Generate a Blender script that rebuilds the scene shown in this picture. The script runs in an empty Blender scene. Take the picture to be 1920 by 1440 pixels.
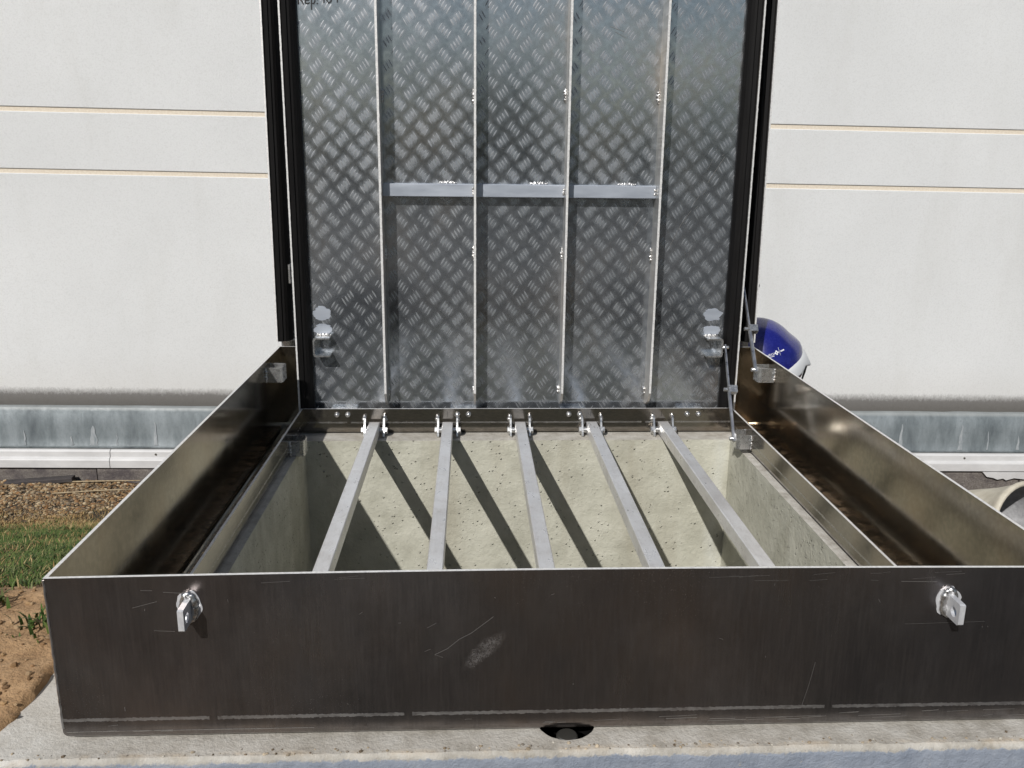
import bpy, math, random
from mathutils import Vector, Matrix, noise as mnoise
R = math.radians
rnd = random.Random(7)
scn = bpy.context.scene
COL = scn.collection

# ------------------------------------------------------------------ camera, sky, sun
cam_d = bpy.data.cameras.new('camera'); cam = bpy.data.objects.new('camera', cam_d); COL.objects.link(cam)
cam_d.sensor_width = 36.0; cam_d.lens = 1635.67 / 1920 * 36.0
cam_d.clip_start = 0.02; cam_d.clip_end = 500
cam.location = (-0.1118, -1.9517, 0.6214)
cam.rotation_euler = (1.3169, -0.0110, -0.0453)
scn.camera = cam

SUN_DIR = Vector((0.47, 1.0, -0.88)).normalized()          # the way the light travels
w = bpy.data.worlds.new('World'); scn.world = w; w.use_nodes = True
nt = w.node_tree; bg = nt.nodes['Background']
sky = nt.nodes.new('ShaderNodeTexSky'); sky.sky_type = 'NISHITA'; sky.sun_disc = False
sky.sun_elevation = math.asin(-SUN_DIR.z)
sky.sun_rotation = math.atan2(-SUN_DIR.x, -SUN_DIR.y) % (2 * math.pi)
sky.air_density = 1.2; sky.dust_density = 1.0
nt.links.new(sky.outputs[0], bg.inputs[0]); bg.inputs[1].default_value = 0.05
sun_d = bpy.data.lights.new('sun', 'SUN'); sun = bpy.data.objects.new('sun', sun_d); COL.objects.link(sun)
sun_d.energy = 4.0; sun_d.angle = R(0.53); sun_d.color = (1.0, 0.975, 0.94)
sun.rotation_euler = SUN_DIR.to_track_quat('-Z', 'Y').to_euler(); sun.location = (-4, -8, 9)
scn.view_settings.view_transform = 'Standard'; scn.view_settings.look = 'None'
scn.view_settings.exposure = 0.0; scn.view_settings.gamma = 1.0; scn.view_settings.use_curve_mapping = False
try:
    scn.cycles.max_bounces = 10; scn.cycles.glossy_bounces = 6; scn.cycles.diffuse_bounces = 5
    scn.cycles.sample_clamp_indirect = 6.0; scn.cycles.use_denoising = True
except Exception: pass

# ------------------------------------------------------------------ material helpers
class NT:
    def __init__(s, name, **kw):
        m = bpy.data.materials.new(name); m.use_nodes = True; s.m = m; s.t = m.node_tree
        s.b = s.t.nodes['Principled BSDF']
        for k, v in kw.items(): s.set(k, v)
        s.pos = None
    def set(s, k, v):
        i = s.b.inputs[k.replace('_', ' ')]
        if hasattr(v, 'is_output') or hasattr(v, 'is_linked') and not isinstance(v, (int, float, tuple)): s.t.links.new(v, i)
        else: i.default_value = (*v, 1) if isinstance(v, tuple) and len(v) == 3 else v
    def n(s, typ, **kw):
        n = s.t.nodes.new('ShaderNode' + typ)
        for k, v in kw.items(): setattr(n, k, v)
        return n
    def lk(s, a, i):
        if isinstance(a, (int, float)): i.default_value = a
        elif isinstance(a, tuple): i.default_value = (*a, 1) if len(a) == 3 and i.type == 'RGBA' else a
        else: s.t.links.new(a, i)
    def P(s):
        if s.pos is None: s.pos = s.n('NewGeometry').outputs['Position']
        return s.pos
    def xyz(s):
        x = s.n('SeparateXYZ'); s.lk(s.P(), x.inputs[0]); return x.outputs
    def noise(s, scale, detail=4, rough=0.55, stretch=None, off=(0, 0, 0)):
        t = s.n('TexNoise'); t.inputs['Scale'].default_value = scale; t.inputs['Detail'].default_value = detail; t.inputs['Roughness'].default_value = rough
        mp = s.n('Mapping'); mp.inputs['Scale'].default_value = stretch or (1, 1, 1); mp.inputs['Location'].default_value = off
        s.lk(s.P(), mp.inputs[0]); s.lk(mp.outputs[0], t.inputs[0]); return t.outputs['Fac']
    def voro(s, scale, feature='F1', stretch=None):
        t = s.n('TexVoronoi'); t.feature = feature; t.inputs['Scale'].default_value = scale
        mp = s.n('Mapping'); mp.inputs['Scale'].default_value = stretch or (1, 1, 1)
        s.lk(s.P(), mp.inputs[0]); s.lk(mp.outputs[0], t.inputs[0]); return t
    def ramp(s, fac, pts):
        r = s.n('ValToRGB'); e = r.color_ramp.elements
        while len(e) < len(pts): e.new(0.5)
        for el, (p, c) in zip(e, pts):
            el.position = p; el.color = (*c, 1) if isinstance(c, tuple) else (c, c, c, 1)
        s.lk(fac, r.inputs[0]); return r.outputs[0]
    def math(s, op, a, b=0.0, c=None):
        m = s.n('Math', operation=op); s.lk(a, m.inputs[0]); s.lk(b, m.inputs[1])
        if c is not None: s.lk(c, m.inputs[2])
        return m.outputs[0]
    def mix(s, fac, a, b, mode='MIX'):
        m = s.n('Mix', data_type='RGBA', blend_type=mode); s.lk(fac, m.inputs[0]); s.lk(a, m.inputs[6]); s.lk(b, m.inputs[7]); return m.outputs[2]
    def mapr(s, v, a, b, c, d):
        m = s.n('MapRange'); s.lk(v, m.inputs[0])
        for i, x in enumerate((a, b, c, d)): m.inputs[i + 1].default_value = x
        return m.outputs[0]
    def bump(s, h, strength, dist, prev=None):
        b = s.n('Bump'); b.inputs['Strength'].default_value = strength; b.inputs['Distance'].default_value = dist
        s.lk(h, b.inputs['Height'])
        if prev is not None: s.lk(prev, b.inputs['Normal'])
        return b.outputs[0]

MATS = {}
def L(k, n): MATS[k] = n.m; return n

# aluminium sheet, mill finish, brushed along Z on vertical walls
def sheet(key, base, r0, r1, brush, marks=False, dirt=0.0, met0=1.0, bmp=.06, patches=False):
    a = NT(key, Metallic=1.0)
    br = a.noise(330, 3, 0.6, brush)
    fine = a.noise(430, 2, 0.6, brush)
    big = a.noise(3.2, 4, 0.6); big2 = a.noise(11, 5, 0.65, (1, 1, 0.35), (5, 1, 2))
    tint = a.ramp(a.math('ADD', a.math('MULTIPLY', big, .6), a.math('MULTIPLY', big2, .4)), [(0.34, (base[0] * .74, base[1] * .78, base[2] * .82)), (0.5, base), (0.66, (base[0] * 1.22, base[1] * 1.10, base[2] * 0.98))])
    tint = a.mix(a.mapr(fine, .40, .70, 0, .45), tint, tuple(min(1, c * 1.5) for c in base))
    rough = a.math('ADD', a.mapr(big2, .3, .75, r0, r1), a.mapr(br, .3, .7, -.012, .018))
    met = met0
    if marks:
        x, y, z = a.xyz()
        nb = a.noise(260, 3, 0.7)
        zz = a.math('ADD', z, a.math('MULTIPLY', a.math('SUBTRACT', nb, .5), .004))
        band = a.math('MULTIPLY', a.math('GREATER_THAN', zz, .0203), a.math('LESS_THAN', zz, .0241))
        for gx in (-.395, -.182, .293):
            band = a.math('MULTIPLY', band, a.math('GREATER_THAN', a.math('ABSOLUTE', a.math('SUBTRACT', x, gx)), .0045))
        brk = a.mapr(a.noise(55, 4, .7, (1, 1, 3), (3, 0, 0)), .30, .52, .3, 1)
        band = a.math('MULTIPLY', band, brk)
        tint = a.mix(a.math('MULTIPLY', band, .75), tint, (.38, .37, .36)); rough = a.math('ADD', rough, a.math('MULTIPLY', band, .14))
        met = a.math('SUBTRACT', met0, a.math('MULTIPLY', band, .16))
    if marks == 'front':
        tint = a.mix(a.mapr(a.noise(1.9, 3, .5, None, (2.4, 0, 1)), .48, .70, 0, .7), tint, (base[0] * 1.35, base[1] * 1.08, base[2] * .9)); tint = a.mix(a.mapr(a.noise(2.6, 3, .5, None, (7.4, 0, 4)), .50, .72, 0, .6), tint, (base[0] * .75, base[1] * .82, base[2] * .95))  # broad warm and cool sheen put into the metal's colour
        # dry cement smear, a shape of its own
        dx = a.math('SUBTRACT', x, -.098); dz = a.math('SUBTRACT', z, .097)
        u = a.math('ADD', a.math('MULTIPLY', dx, .72), a.math('MULTIPLY', dz, .69)); v = a.math('SUBTRACT', a.math('MULTIPLY', dz, .72), a.math('MULTIPLY', dx, .69))
        wv = a.math('MULTIPLY', a.math('SUBTRACT', a.noise(70, 4, .7), .5), .022)
        d = a.math('SQRT', a.math('ADD', a.math('POWER', a.math('MULTIPLY', a.math('ADD', u, wv), 1 / .030), 2), a.math('POWER', a.math('MULTIPLY', a.math('ADD', v, wv), 1 / .0085), 2)))
        sm = a.math('MULTIPLY', a.mapr(d, .45, 1.15, .26, 0), a.mapr(a.noise(420, 3, .8), .42, .62, .15, 1))
        dust = a.math('MULTIPLY', a.mapr(a.noise(900, 2, .6), .66, .74, 0, .35), a.mapr(a.noise(6, 3, .6, None, (2, 2, 2)), .45, .65, 0, 1))
        sm = a.math('MAXIMUM', sm, a.math('MULTIPLY', dust, .6)); cl = a.mapr(a.noise(5, 6, .72, (1, 1, .7), (3, 0, 8)), .46, .68, 0, 1); sm = a.math('MAXIMUM', sm, a.math('MULTIPLY', cl, .045))
        tint = a.mix(sm, tint, (.5, .5, .5)); met = a.math('MULTIPLY', met, a.math('SUBTRACT', 1.0, sm)); rough = a.math('ADD', rough, a.math('MULTIPLY', sm, .4))
    if dirt:
        dd = a.math('MULTIPLY', a.mapr(a.noise(38, 6, .7), .46, .66, 0, 1), dirt)
        tint = a.mix(dd, tint, (.23, .15, .085)); met = a.math('SUBTRACT', met, dd); rough = a.math('ADD', rough, a.math('MULTIPLY', dd, .4))  # gutter dirt, its colour lightened to stand in for a brown reflection
    if patches:
        # hazy rolled patches of the tread pattern, alternate ones turned a quarter
        x, y, z = a.xyz(); P_ = .0497; mask = None
        wob = a.math('MULTIPLY', a.math('SUBTRACT', a.noise(260, 2, .6, (1, 1, .5)), .5), .30); wob2 = a.math('MULTIPLY', a.math('SUBTRACT', a.noise(60, 3, .6, None, (4, 4, 4)), .5), .25)
        for g_ in (0, 1):
            def cell(v, o_): 
                q = a.math('ADD', a.math('DIVIDE', a.math('SUBTRACT', v, o_), P_), 100.5 - .5 * g_); return a.math('SUBTRACT', a.math('FRACT', q), .5)
            cx, cz = cell(x, .006), cell(z, .011)
            p = a.math('MULTIPLY', a.math('ADD', cx, cz), .7071); q = a.math('MULTIPLY', a.math('SUBTRACT', cz, cx), .7071)
            if g_: p, q = q, p
            p = a.math('ADD', a.math('ABSOLUTE', p), wob2); q = a.math('ADD', a.math('ABSOLUTE', q), wob)
            k = a.math('MULTIPLY', a.mapr(p, .20, .40, 1, 0), a.mapr(q, .08, .30, 1, 0))
            mask = k if mask is None else a.math('MAXIMUM', mask, k)
        mask = a.math('MULTIPLY', mask, a.mapr(a.noise(4, 4, .65, None, (8, 1, 3)), .30, .66, .12, 1))
        tint = a.mix(a.math('MULTIPLY', mask, .36), tint, (.58, .60, .63)); rough = a.math('ADD', rough, a.math('MULTIPLY', mask, .17)); met = a.math('SUBTRACT', met, a.math('MULTIPLY', mask, .10))
    a.set('Base Color', tint); a.set('Roughness', rough); a.set('Metallic', met)
    a.set('Normal', a.bump(br, bmp, .0003, a.bump(big, .10 if bmp > .02 else .04, .004)))
    return L(key, a)
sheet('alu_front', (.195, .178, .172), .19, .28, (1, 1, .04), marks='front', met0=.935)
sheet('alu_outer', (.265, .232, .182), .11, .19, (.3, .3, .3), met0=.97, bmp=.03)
sheet('alu_inner', (.255, .235, .21), .09, .17, (.2, .2, .6), marks=True, met0=.95, bmp=.03)
sheet('alu_floor', (.30, .225, .155), .14, .26, (.4, .4, 1), dirt=.75)
sheet('alu_lid', (.425, .455, .495), .12, .18, (.2, .2, .2), met0=.915, bmp=.01, patches=True)
sheet('alu_rib', (.56, .545, .52), .28, .40, (1, 1, .08), met0=.72)

a = NT('alu_tread', Metallic=.8); t = a.noise(160, 3, .7)
a.set('Base Color', a.ramp(a.noise(9, 4, .6), [(.3, (.34, .355, .375)), (.7, (.46, .475, .495))])); a.set('Roughness', a.mapr(t, .3, .7, .36, .50)); a.set('Metallic', .84); a.set('Normal', a.bump(t, .3, .0006)); L('alu_tread', a)
a = NT('cut_edge', Metallic=.25, Roughness=.5); t = a.noise(300, 3, .7)
a.set('Base Color', a.ramp(t, [(.3, (.56, .55, .54)), (.65, (.80, .79, .77))])); a.set('Normal', a.bump(t, .4, .0006)); L('cut_edge', a)
a = NT('alu_bar', Metallic=.52); t = a.noise(14, 4, .6); f = a.noise(300, 2, .6, (1, .05, 1))
g2 = a.noise(60, 5, .72, (1, .5, 1), (2, 5, 1)); c = a.mix(a.mapr(f, .3, .7, 0, .3), a.ramp(t, [(.3, (.60, .58, .56)), (.6, (.75, .74, .73))]), (.82, .81, .8)); c = a.mix(a.mapr(g2, .52, .72, 0, .45), c, (.44, .41, .38)); a.set('Base Color', c); a.set('Roughness', a.mapr(g2, .3, .7, .24, .46)); a.set('Normal', a.bump(f, .15, .0005)); L('alu_bar', a)
a = NT('alu_cross', Metallic=.45); t = a.noise(22, 4, .6, (.4, 1, 2))
a.set('Base Color', a.ramp(t, [(.3, (.40, .435, .495)), (.7, (.50, .535, .595))])); a.set('Roughness', a.mapr(t, .3, .7, .34, .5)); L('alu_cross', a)
a = NT('weld', Metallic=.92); t = a.noise(240, 4, .7)
a.set('Base Color', a.ramp(t, [(.3, (.40, .39, .38)), (.6, (.62, .61, .60))])); a.set('Roughness', a.mapr(t, .3, .7, .18, .42)); a.set('Normal', a.bump(t, .6, .001)); L('weld', a)
a = NT('ground_patch', Metallic=.5); t = a.noise(160, 4, .7, (1, 1, .5))
a.set('Base Color', a.ramp(t, [(.3, (.66, .67, .70)), (.7, (.82, .82, .83))])); a.set('Roughness', a.mapr(t, .3, .7, .3, .5)); a.set('Normal', a.bump(t, .3, .0008)); L('ground_patch', a)
a = NT('galvanised', Metallic=.9); t = a.noise(120, 3, .6)
a.set('Base Color', a.ramp(t, [(.3, (.48, .48, .48)), (.7, (.64, .64, .63))])); a.set('Roughness', a.mapr(t, .3, .7, .2, .36)); a.set('Metallic', .85); a.set('Normal', a.bump(t, .3, .0005)); L('galvanised', a)
a = NT('stay_steel', Metallic=.95); t = a.noise(60, 3, .6)
a.set('Base Color', a.ramp(t, [(.3, (.48, .48, .49)), (.7, (.62, .62, .63))])); a.set('Roughness', a.mapr(t, .3, .7, .25, .4)); L('stay_steel', a)
a = NT('rubber_and_pocket_shade', Base_Color=(.006, .0055, .0055), Specular_IOR_Level=.18); t = a.noise(120, 3, .6, (1, 1, .1)); a.set('Roughness', a.mapr(t, .3, .7, .42, .62)); a.set('Normal', a.bump(t, .2, .0006)); L('rubber_and_pocket_shade', a)
a = NT('ink', Base_Color=(.008, .008, .010), Roughness=.45); L('ink', a)
a = NT('scratch', Metallic=.75, Base_Color=(.38, .365, .35), Roughness=.35); L('scratch', a)

# concrete
a = NT('pit_concrete')
big = a.noise(2.2, 5, .6); mid = a.noise(14, 6, .65); fin = a.noise(120, 4, .7); st = a.noise(7, 5, .65, (1, 1, .12), (1, 2, 0))
c = a.ramp(mid, [(.26, (.32, .312, .25)), (.5, (.465, .457, .38)), (.74, (.59, .58, .495))])
c = a.mix(a.mapr(big, .35, .7, 0, .5), c, (.48, .465, .385)); c = a.mix(a.mapr(st, .50, .70, 0, .6), c, (.33, .305, .235))
v = a.voro(70); hole = a.math('MULTIPLY', a.mapr(v.outputs['Distance'], .08, .17, 1, 0), a.mapr(a.noise(60, 2, .5, None, (9, 9, 9)), .62, .68, 0, 1))
c = a.mix(a.math('MULTIPLY', hole, .4), c, (.15, .14, .10))
v2 = a.voro(85, stretch=(1, 1, 1)); pimp = a.math('MULTIPLY', a.mapr(v2.outputs['Distance'], .05, .2, 1, 0), a.mapr(a.noise(33, 2, .5, None, (4, 9, 1)), .46, .60, 0, 1))
c = a.mix(a.math('MULTIPLY', pimp, .22), c, (.62, .60, .52))
x, y, z = a.xyz()
lime = a.math('MULTIPLY', a.mapr(a.math('ABSOLUTE', a.math('SUBTRACT', x, a.math('ADD', .462, a.math('MULTIPLY', a.math('SUBTRACT', mid, .5), .05)))), 0, .022, .4, 0), a.mapr(y, -.09, -.06, 0, 1))
c = a.mix(lime, c, (.60, .61, .57))
a.set('Base Color', c); wet = a.math('MULTIPLY', a.mapr(a.noise(5, 4, .6, (1, 1, .4), (0, 3, 1)), .52, .62, 0, 1), a.mapr(x, .45, .487, 0, 1))
a.set('Roughness', a.mapr(wet, 0, 1, .85, .35))
h = a.math('ADD', a.math('MULTIPLY', mid, .6), a.math('SUBTRACT', a.math('MULTIPLY', pimp, .9), hole)); h = a.math('ADD', h, a.math('MULTIPLY', fin, .25))
a.set('Normal', a.bump(h, 1.0, .0075)); L('pit_concrete', a)

a = NT('slab_concrete')
mid = a.noise(26, 6, .7); fin = a.noise(190, 4, .75); big = a.noise(5, 4, .6); x, y, z = a.xyz()
c = a.ramp(mid, [(.26, (.27, .245, .205)), (.5, (.42, .395, .35)), (.72, (.55, .53, .485))])
c = a.mix(a.mapr(fin, .5, .72, 0, .28), c, (.23, .20, .16)); c = a.mix(a.mapr(a.noise(300, 3, .7, None, (5, 5, 5)), .62, .72, 0, .6), c, (.66, .63, .57))
pale = a.math('MAXIMUM', a.mapr(x, -.50, -.60, 0, .85), a.math('MULTIPLY', a.mapr(x, .42, .5, 0, .6), a.mapr(mid, .4, .6, 0, 1)))
c = a.mix(pale, c, a.ramp(mid, [(.3, (.46, .43, .38)), (.7, (.60, .58, .54))]))
sand = a.math('MULTIPLY', a.mapr(a.math('ABSOLUTE', a.math('ADD', y, a.math('ADD', 1.1285, a.math('MULTIPLY', a.math('SUBTRACT', big, .5), .02)))), 0, .006, .45, 0), a.mapr(a.noise(18, 5, .7, None, (7, 3, 0)), .46, .64, 0, 1))
c = a.mix(sand, c, (.55, .42, .27))
sp = a.voro(210); c = a.mix(a.math('MULTIPLY', a.mapr(sp.outputs['Distance'], .05, .16, 1, 0), a.mapr(a.noise(80, 2, .6, None, (3, 3, 3)), .60, .66, 0, .7)), c, (.14, .12, .09))
# bitumen-blue coat on the front, ragged along its upper edge
edge = a.math('ADD', -.0125, a.math('ADD', a.math('MULTIPLY', a.math('SUBTRACT', a.noise(30, 6, .75, (1, 0, 0)), .5), .016), a.math('MULTIPLY', a.math('SUBTRACT', fin, .5), .010)))
coat = a.math('MULTIPLY', a.mapr(a.math('SUBTRACT', z, edge), -.0012, .0012, 1, 0), a.mapr(a.noise(45, 5, .75, None, (11, 0, 4)), .64, .70, 1, 0))
c = a.mix(coat, c, a.ramp(a.noise(22, 5, .65, None, (1, 8, 3)), [(.3, (.215, .245, .30)), (.55, (.275, .305, .36)), (.8, (.36, .385, .43))]))
a.set('Base Color', c); a.set('Roughness', a.mapr(coat, 0, 1, .85, .6))
h = a.math('ADD', a.math('MULTIPLY', mid, .6), a.math('MULTIPLY', fin, .7)); a.set('Normal', a.bump(h, .7, .004)); L('slab_concrete', a)

# rendered wall
a = NT('wall_render', Roughness=.9); x, y, z = a.xyz()
fin = a.noise(420, 5, .75); mid = a.noise(40, 4, .7); big = a.noise(1.1, 4, .6)
c = a.ramp(big, [(.3, (.735, .74, .735)), (.7, (.815, .82, .815))]); c = a.mix(a.mapr(fin, .50, .72, 0, .30), c, (.56, .56, .55)); c = a.mix(a.mapr(a.noise(190, 4, .75, None, (6, 1, 2)), .48, .70, 0, .32), c, (.50, .495, .48)); c = a.mix(a.mapr(a.noise(3, 5, .7, (1, 1, .25), (1, 7, 3)), .52, .75, 0, .22), c, (.55, .54, .50))
c = a.mix(a.math('MULTIPLY', a.mapr(a.noise(340, 2, .6, None, (4, 2, 7)), .68, .73, 0, .5), a.mapr(mid, .5, .6, 0, 1)), c, (.34, .31, .28))
lz = a.math('ADD', z, a.math('MULTIPLY', x, .0097)); lz = a.math('ADD', lz, a.math('MULTIPLY', a.math('SUBTRACT', fin, .5), .045)); lz = a.math('ADD', lz, a.math('MULTIPLY', a.math('SUBTRACT', mid, .5), .020)); lz = a.math('ADD', lz, a.math('MULTIPLY', a.math('SUBTRACT', a.noise(170, 4, .8, (1, 1, .5), (2, 2, 2)), .5), .036))
c = a.mix(a.mapr(lz, -.374, -.342, .95, 0), c, a.ramp(a.math('ADD', a.math('MULTIPLY', fin, .6), a.mapr(lz, -.415, -.37, 0, .45)), [(.25, (.028, .028, .028)), (.8, (.12, .12, .122))]))
c = a.mix(a.mapr(lz, -.35, -.20, .14, 0), c, (.52, .46, .38))
a.set('Base Color', c); a.set('Normal', a.bump(a.math('ADD', fin, a.math('MULTIPLY', mid, .3)), .8, .0045)); L('wall_render', a)
a = NT('groove_cream', Roughness=.9); t = a.noise(130, 4, .7); a.set('Base Color', a.ramp(t, [(.3, (.62, .53, .42)), (.7, (.76, .69, .58))])); a.set('Normal', a.bump(t, .3, .002)); L('groove_cream', a)
a = NT('zinc', Metallic=.1); x, y, z = a.xyz()
s1 = a.noise(8, 6, .7, (1, 1, .3)); s2 = a.noise(22, 4, .7, (1, 1, .10), (3, 0, 0)); t = a.noise(60, 4, .7)
c = a.ramp(s1, [(.30, (.085, .10, .11)), (.48, (.165, .19, .20)), (.70, (.27, .30, .315))]); c = a.mix(a.mapr(s2, .60, .78, 0, .35), c, (.36, .40, .42)); c = a.mix(a.mapr(t, .55, .75, 0, .35), c, (.10, .115, .125)); c = a.mix(a.mapr(a.math('ADD', z, a.math('MULTIPLY', x, .0097)), -.44, -.43, 0, .5), c, (.36, .37, .36))
a.set('Base Color', c); a.set('Roughness', a.mapr(t, .3, .7, .5, .7)); a.set('Normal', a.bump(s1, .4, .012, a.bump(t, .2, .002))); L('zinc', a)
a = NT('lime', Roughness=.8); t = a.noise(70, 4, .7, (1, 1, .3)); a.set('Base Color', a.ramp(t, [(.3, (.20, .225, .24)), (.7, (.40, .42, .43))])); L('lime', a)
a = NT('sill_paint', Roughness=.5); t = a.noise(16, 5, .65, (.5, 1, 1)); a.set('Base Color', a.ramp(t, [(.3, (.50, .495, .49)), (.7, (.62, .615, .61))])); L('sill_paint', a)
a = NT('plinth', Roughness=.9); t = a.noise(150, 4, .75); m2 = a.noise(9, 5, .7); x, y, z = a.xyz()
c = a.ramp(t, [(.3, (.085, .072, .062)), (.55, (.17, .15, .135)), (.75, (.27, .25, .235))]); c = a.mix(a.mapr(m2, .48, .64, 0, .8), c, (.055, .045, .05)); a.set('Base Color', c); a.set('Normal', a.bump(t, .6, .004)); L('plinth', a)

# ground
a = NT('soil', Roughness=.95); x, y, z = a.xyz(); big = a.noise(3.5, 5, .6); mid = a.noise(22, 6, .7); fin = a.noise(130, 5, .75)
c = a.ramp(mid, [(.25, (.25, .142, .066)), (.5, (.42, .262, .135)), (.75, (.54, .36, .205))]); c = a.mix(a.mapr(fin, .54, .72, 0, .5), c, (.17, .095, .045))
dark = a.ramp(mid, [(.3, (.022, .018, .012)), (.7, (.055, .042, .026))])  # dark soil; also darkens the unseen ground that the front wall reflects
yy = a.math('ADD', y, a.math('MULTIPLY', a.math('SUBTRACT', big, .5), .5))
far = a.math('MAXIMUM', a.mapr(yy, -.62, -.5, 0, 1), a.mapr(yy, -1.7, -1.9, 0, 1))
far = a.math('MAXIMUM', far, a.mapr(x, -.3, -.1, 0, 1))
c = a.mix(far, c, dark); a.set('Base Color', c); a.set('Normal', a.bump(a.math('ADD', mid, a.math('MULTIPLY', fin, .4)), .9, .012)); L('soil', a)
def vcol(key, rough, spec=.3, bumps=0):
    a = NT(key, Roughness=rough); n = a.n('VertexColor'); n.layer_name = 'Col'; a.set('Base Color', n.outputs[0]); a.b.inputs['Specular IOR Level'].default_value = spec
    if bumps: a.set('Normal', a.bump(a.noise(bumps, 3, .7), .5, .002))
    return L(key, a)
g = vcol('grass_blade', .6, .25); g.b.inputs['Transmission Weight'].default_value = 0.0
vcol('stone', .85, .3, 300); vcol('leaf', .7, .2)
a = NT('bark', Base_Color=(.09, .065, .045), Roughness=.9); t = a.noise(40, 4, .7); a.set('Normal', a.bump(t, .6, .01)); L('bark', a)
a = NT('straw', Roughness=.8); t = a.noise(90, 3, .6); a.set('Base Color', a.ramp(t, [(.3, (.26, .19, .11)), (.7, (.42, .34, .22))])); L('straw', a)
a = NT('dark_wood_and_pit_shade', Roughness=.9); t = a.noise(70, 3, .6, (.3, 1, 1)); a.set('Base Color', a.ramp(t, [(.3, (.03, .027, .028)), (.7, (.07, .06, .058))])); L('dark_wood_and_pit_shade', a)
# hard hat
a = NT('hat_blue', Roughness=.24); t = a.noise(50, 4, .7); a.set('Base Color', a.ramp(t, [(.3, (.008, .010, .125)), (.7, (.012, .016, .17))])); a.b.inputs['Coat Weight'].default_value = .3; a.set('Roughness', a.mapr(t, .3, .7, .2, .34)); L('hat_blue', a)
a = NT('hat_white', Base_Color=(.60, .61, .62), Roughness=.4); L('hat_white', a)
a = NT('hat_print', Base_Color=(.80, .80, .82), Roughness=.5); L('hat_print', a)
a = NT('hat_red', Base_Color=(.16, .012, .012), Roughness=.7); L('hat_red', a)
a = NT('hat_strap', Base_Color=(.02, .02, .022), Roughness=.7); L('hat_strap', a)
a = NT('buckle', Base_Color=(.45, .46, .47), Roughness=.4); L('buckle', a)
a = NT('beige_plastic', Roughness=.55); t = a.noise(30, 4, .7); a.set('Base Color', a.ramp(t, [(.3, (.42, .38, .30)), (.7, (.56, .52, .43))])); L('beige_plastic', a)
a = NT('grey_liner', Roughness=.7); t = a.noise(55, 5, .7); a.set('Base Color', a.ramp(t, [(.3, (.24, .24, .245)), (.7, (.42, .42, .43))])); a.set('Normal', a.bump(t, .4, .004)); L('grey_liner', a)
a = NT('bolt_steel', Metallic=.9, Base_Color=(.34, .33, .30), Roughness=.32); L('bolt_steel', a)

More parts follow.
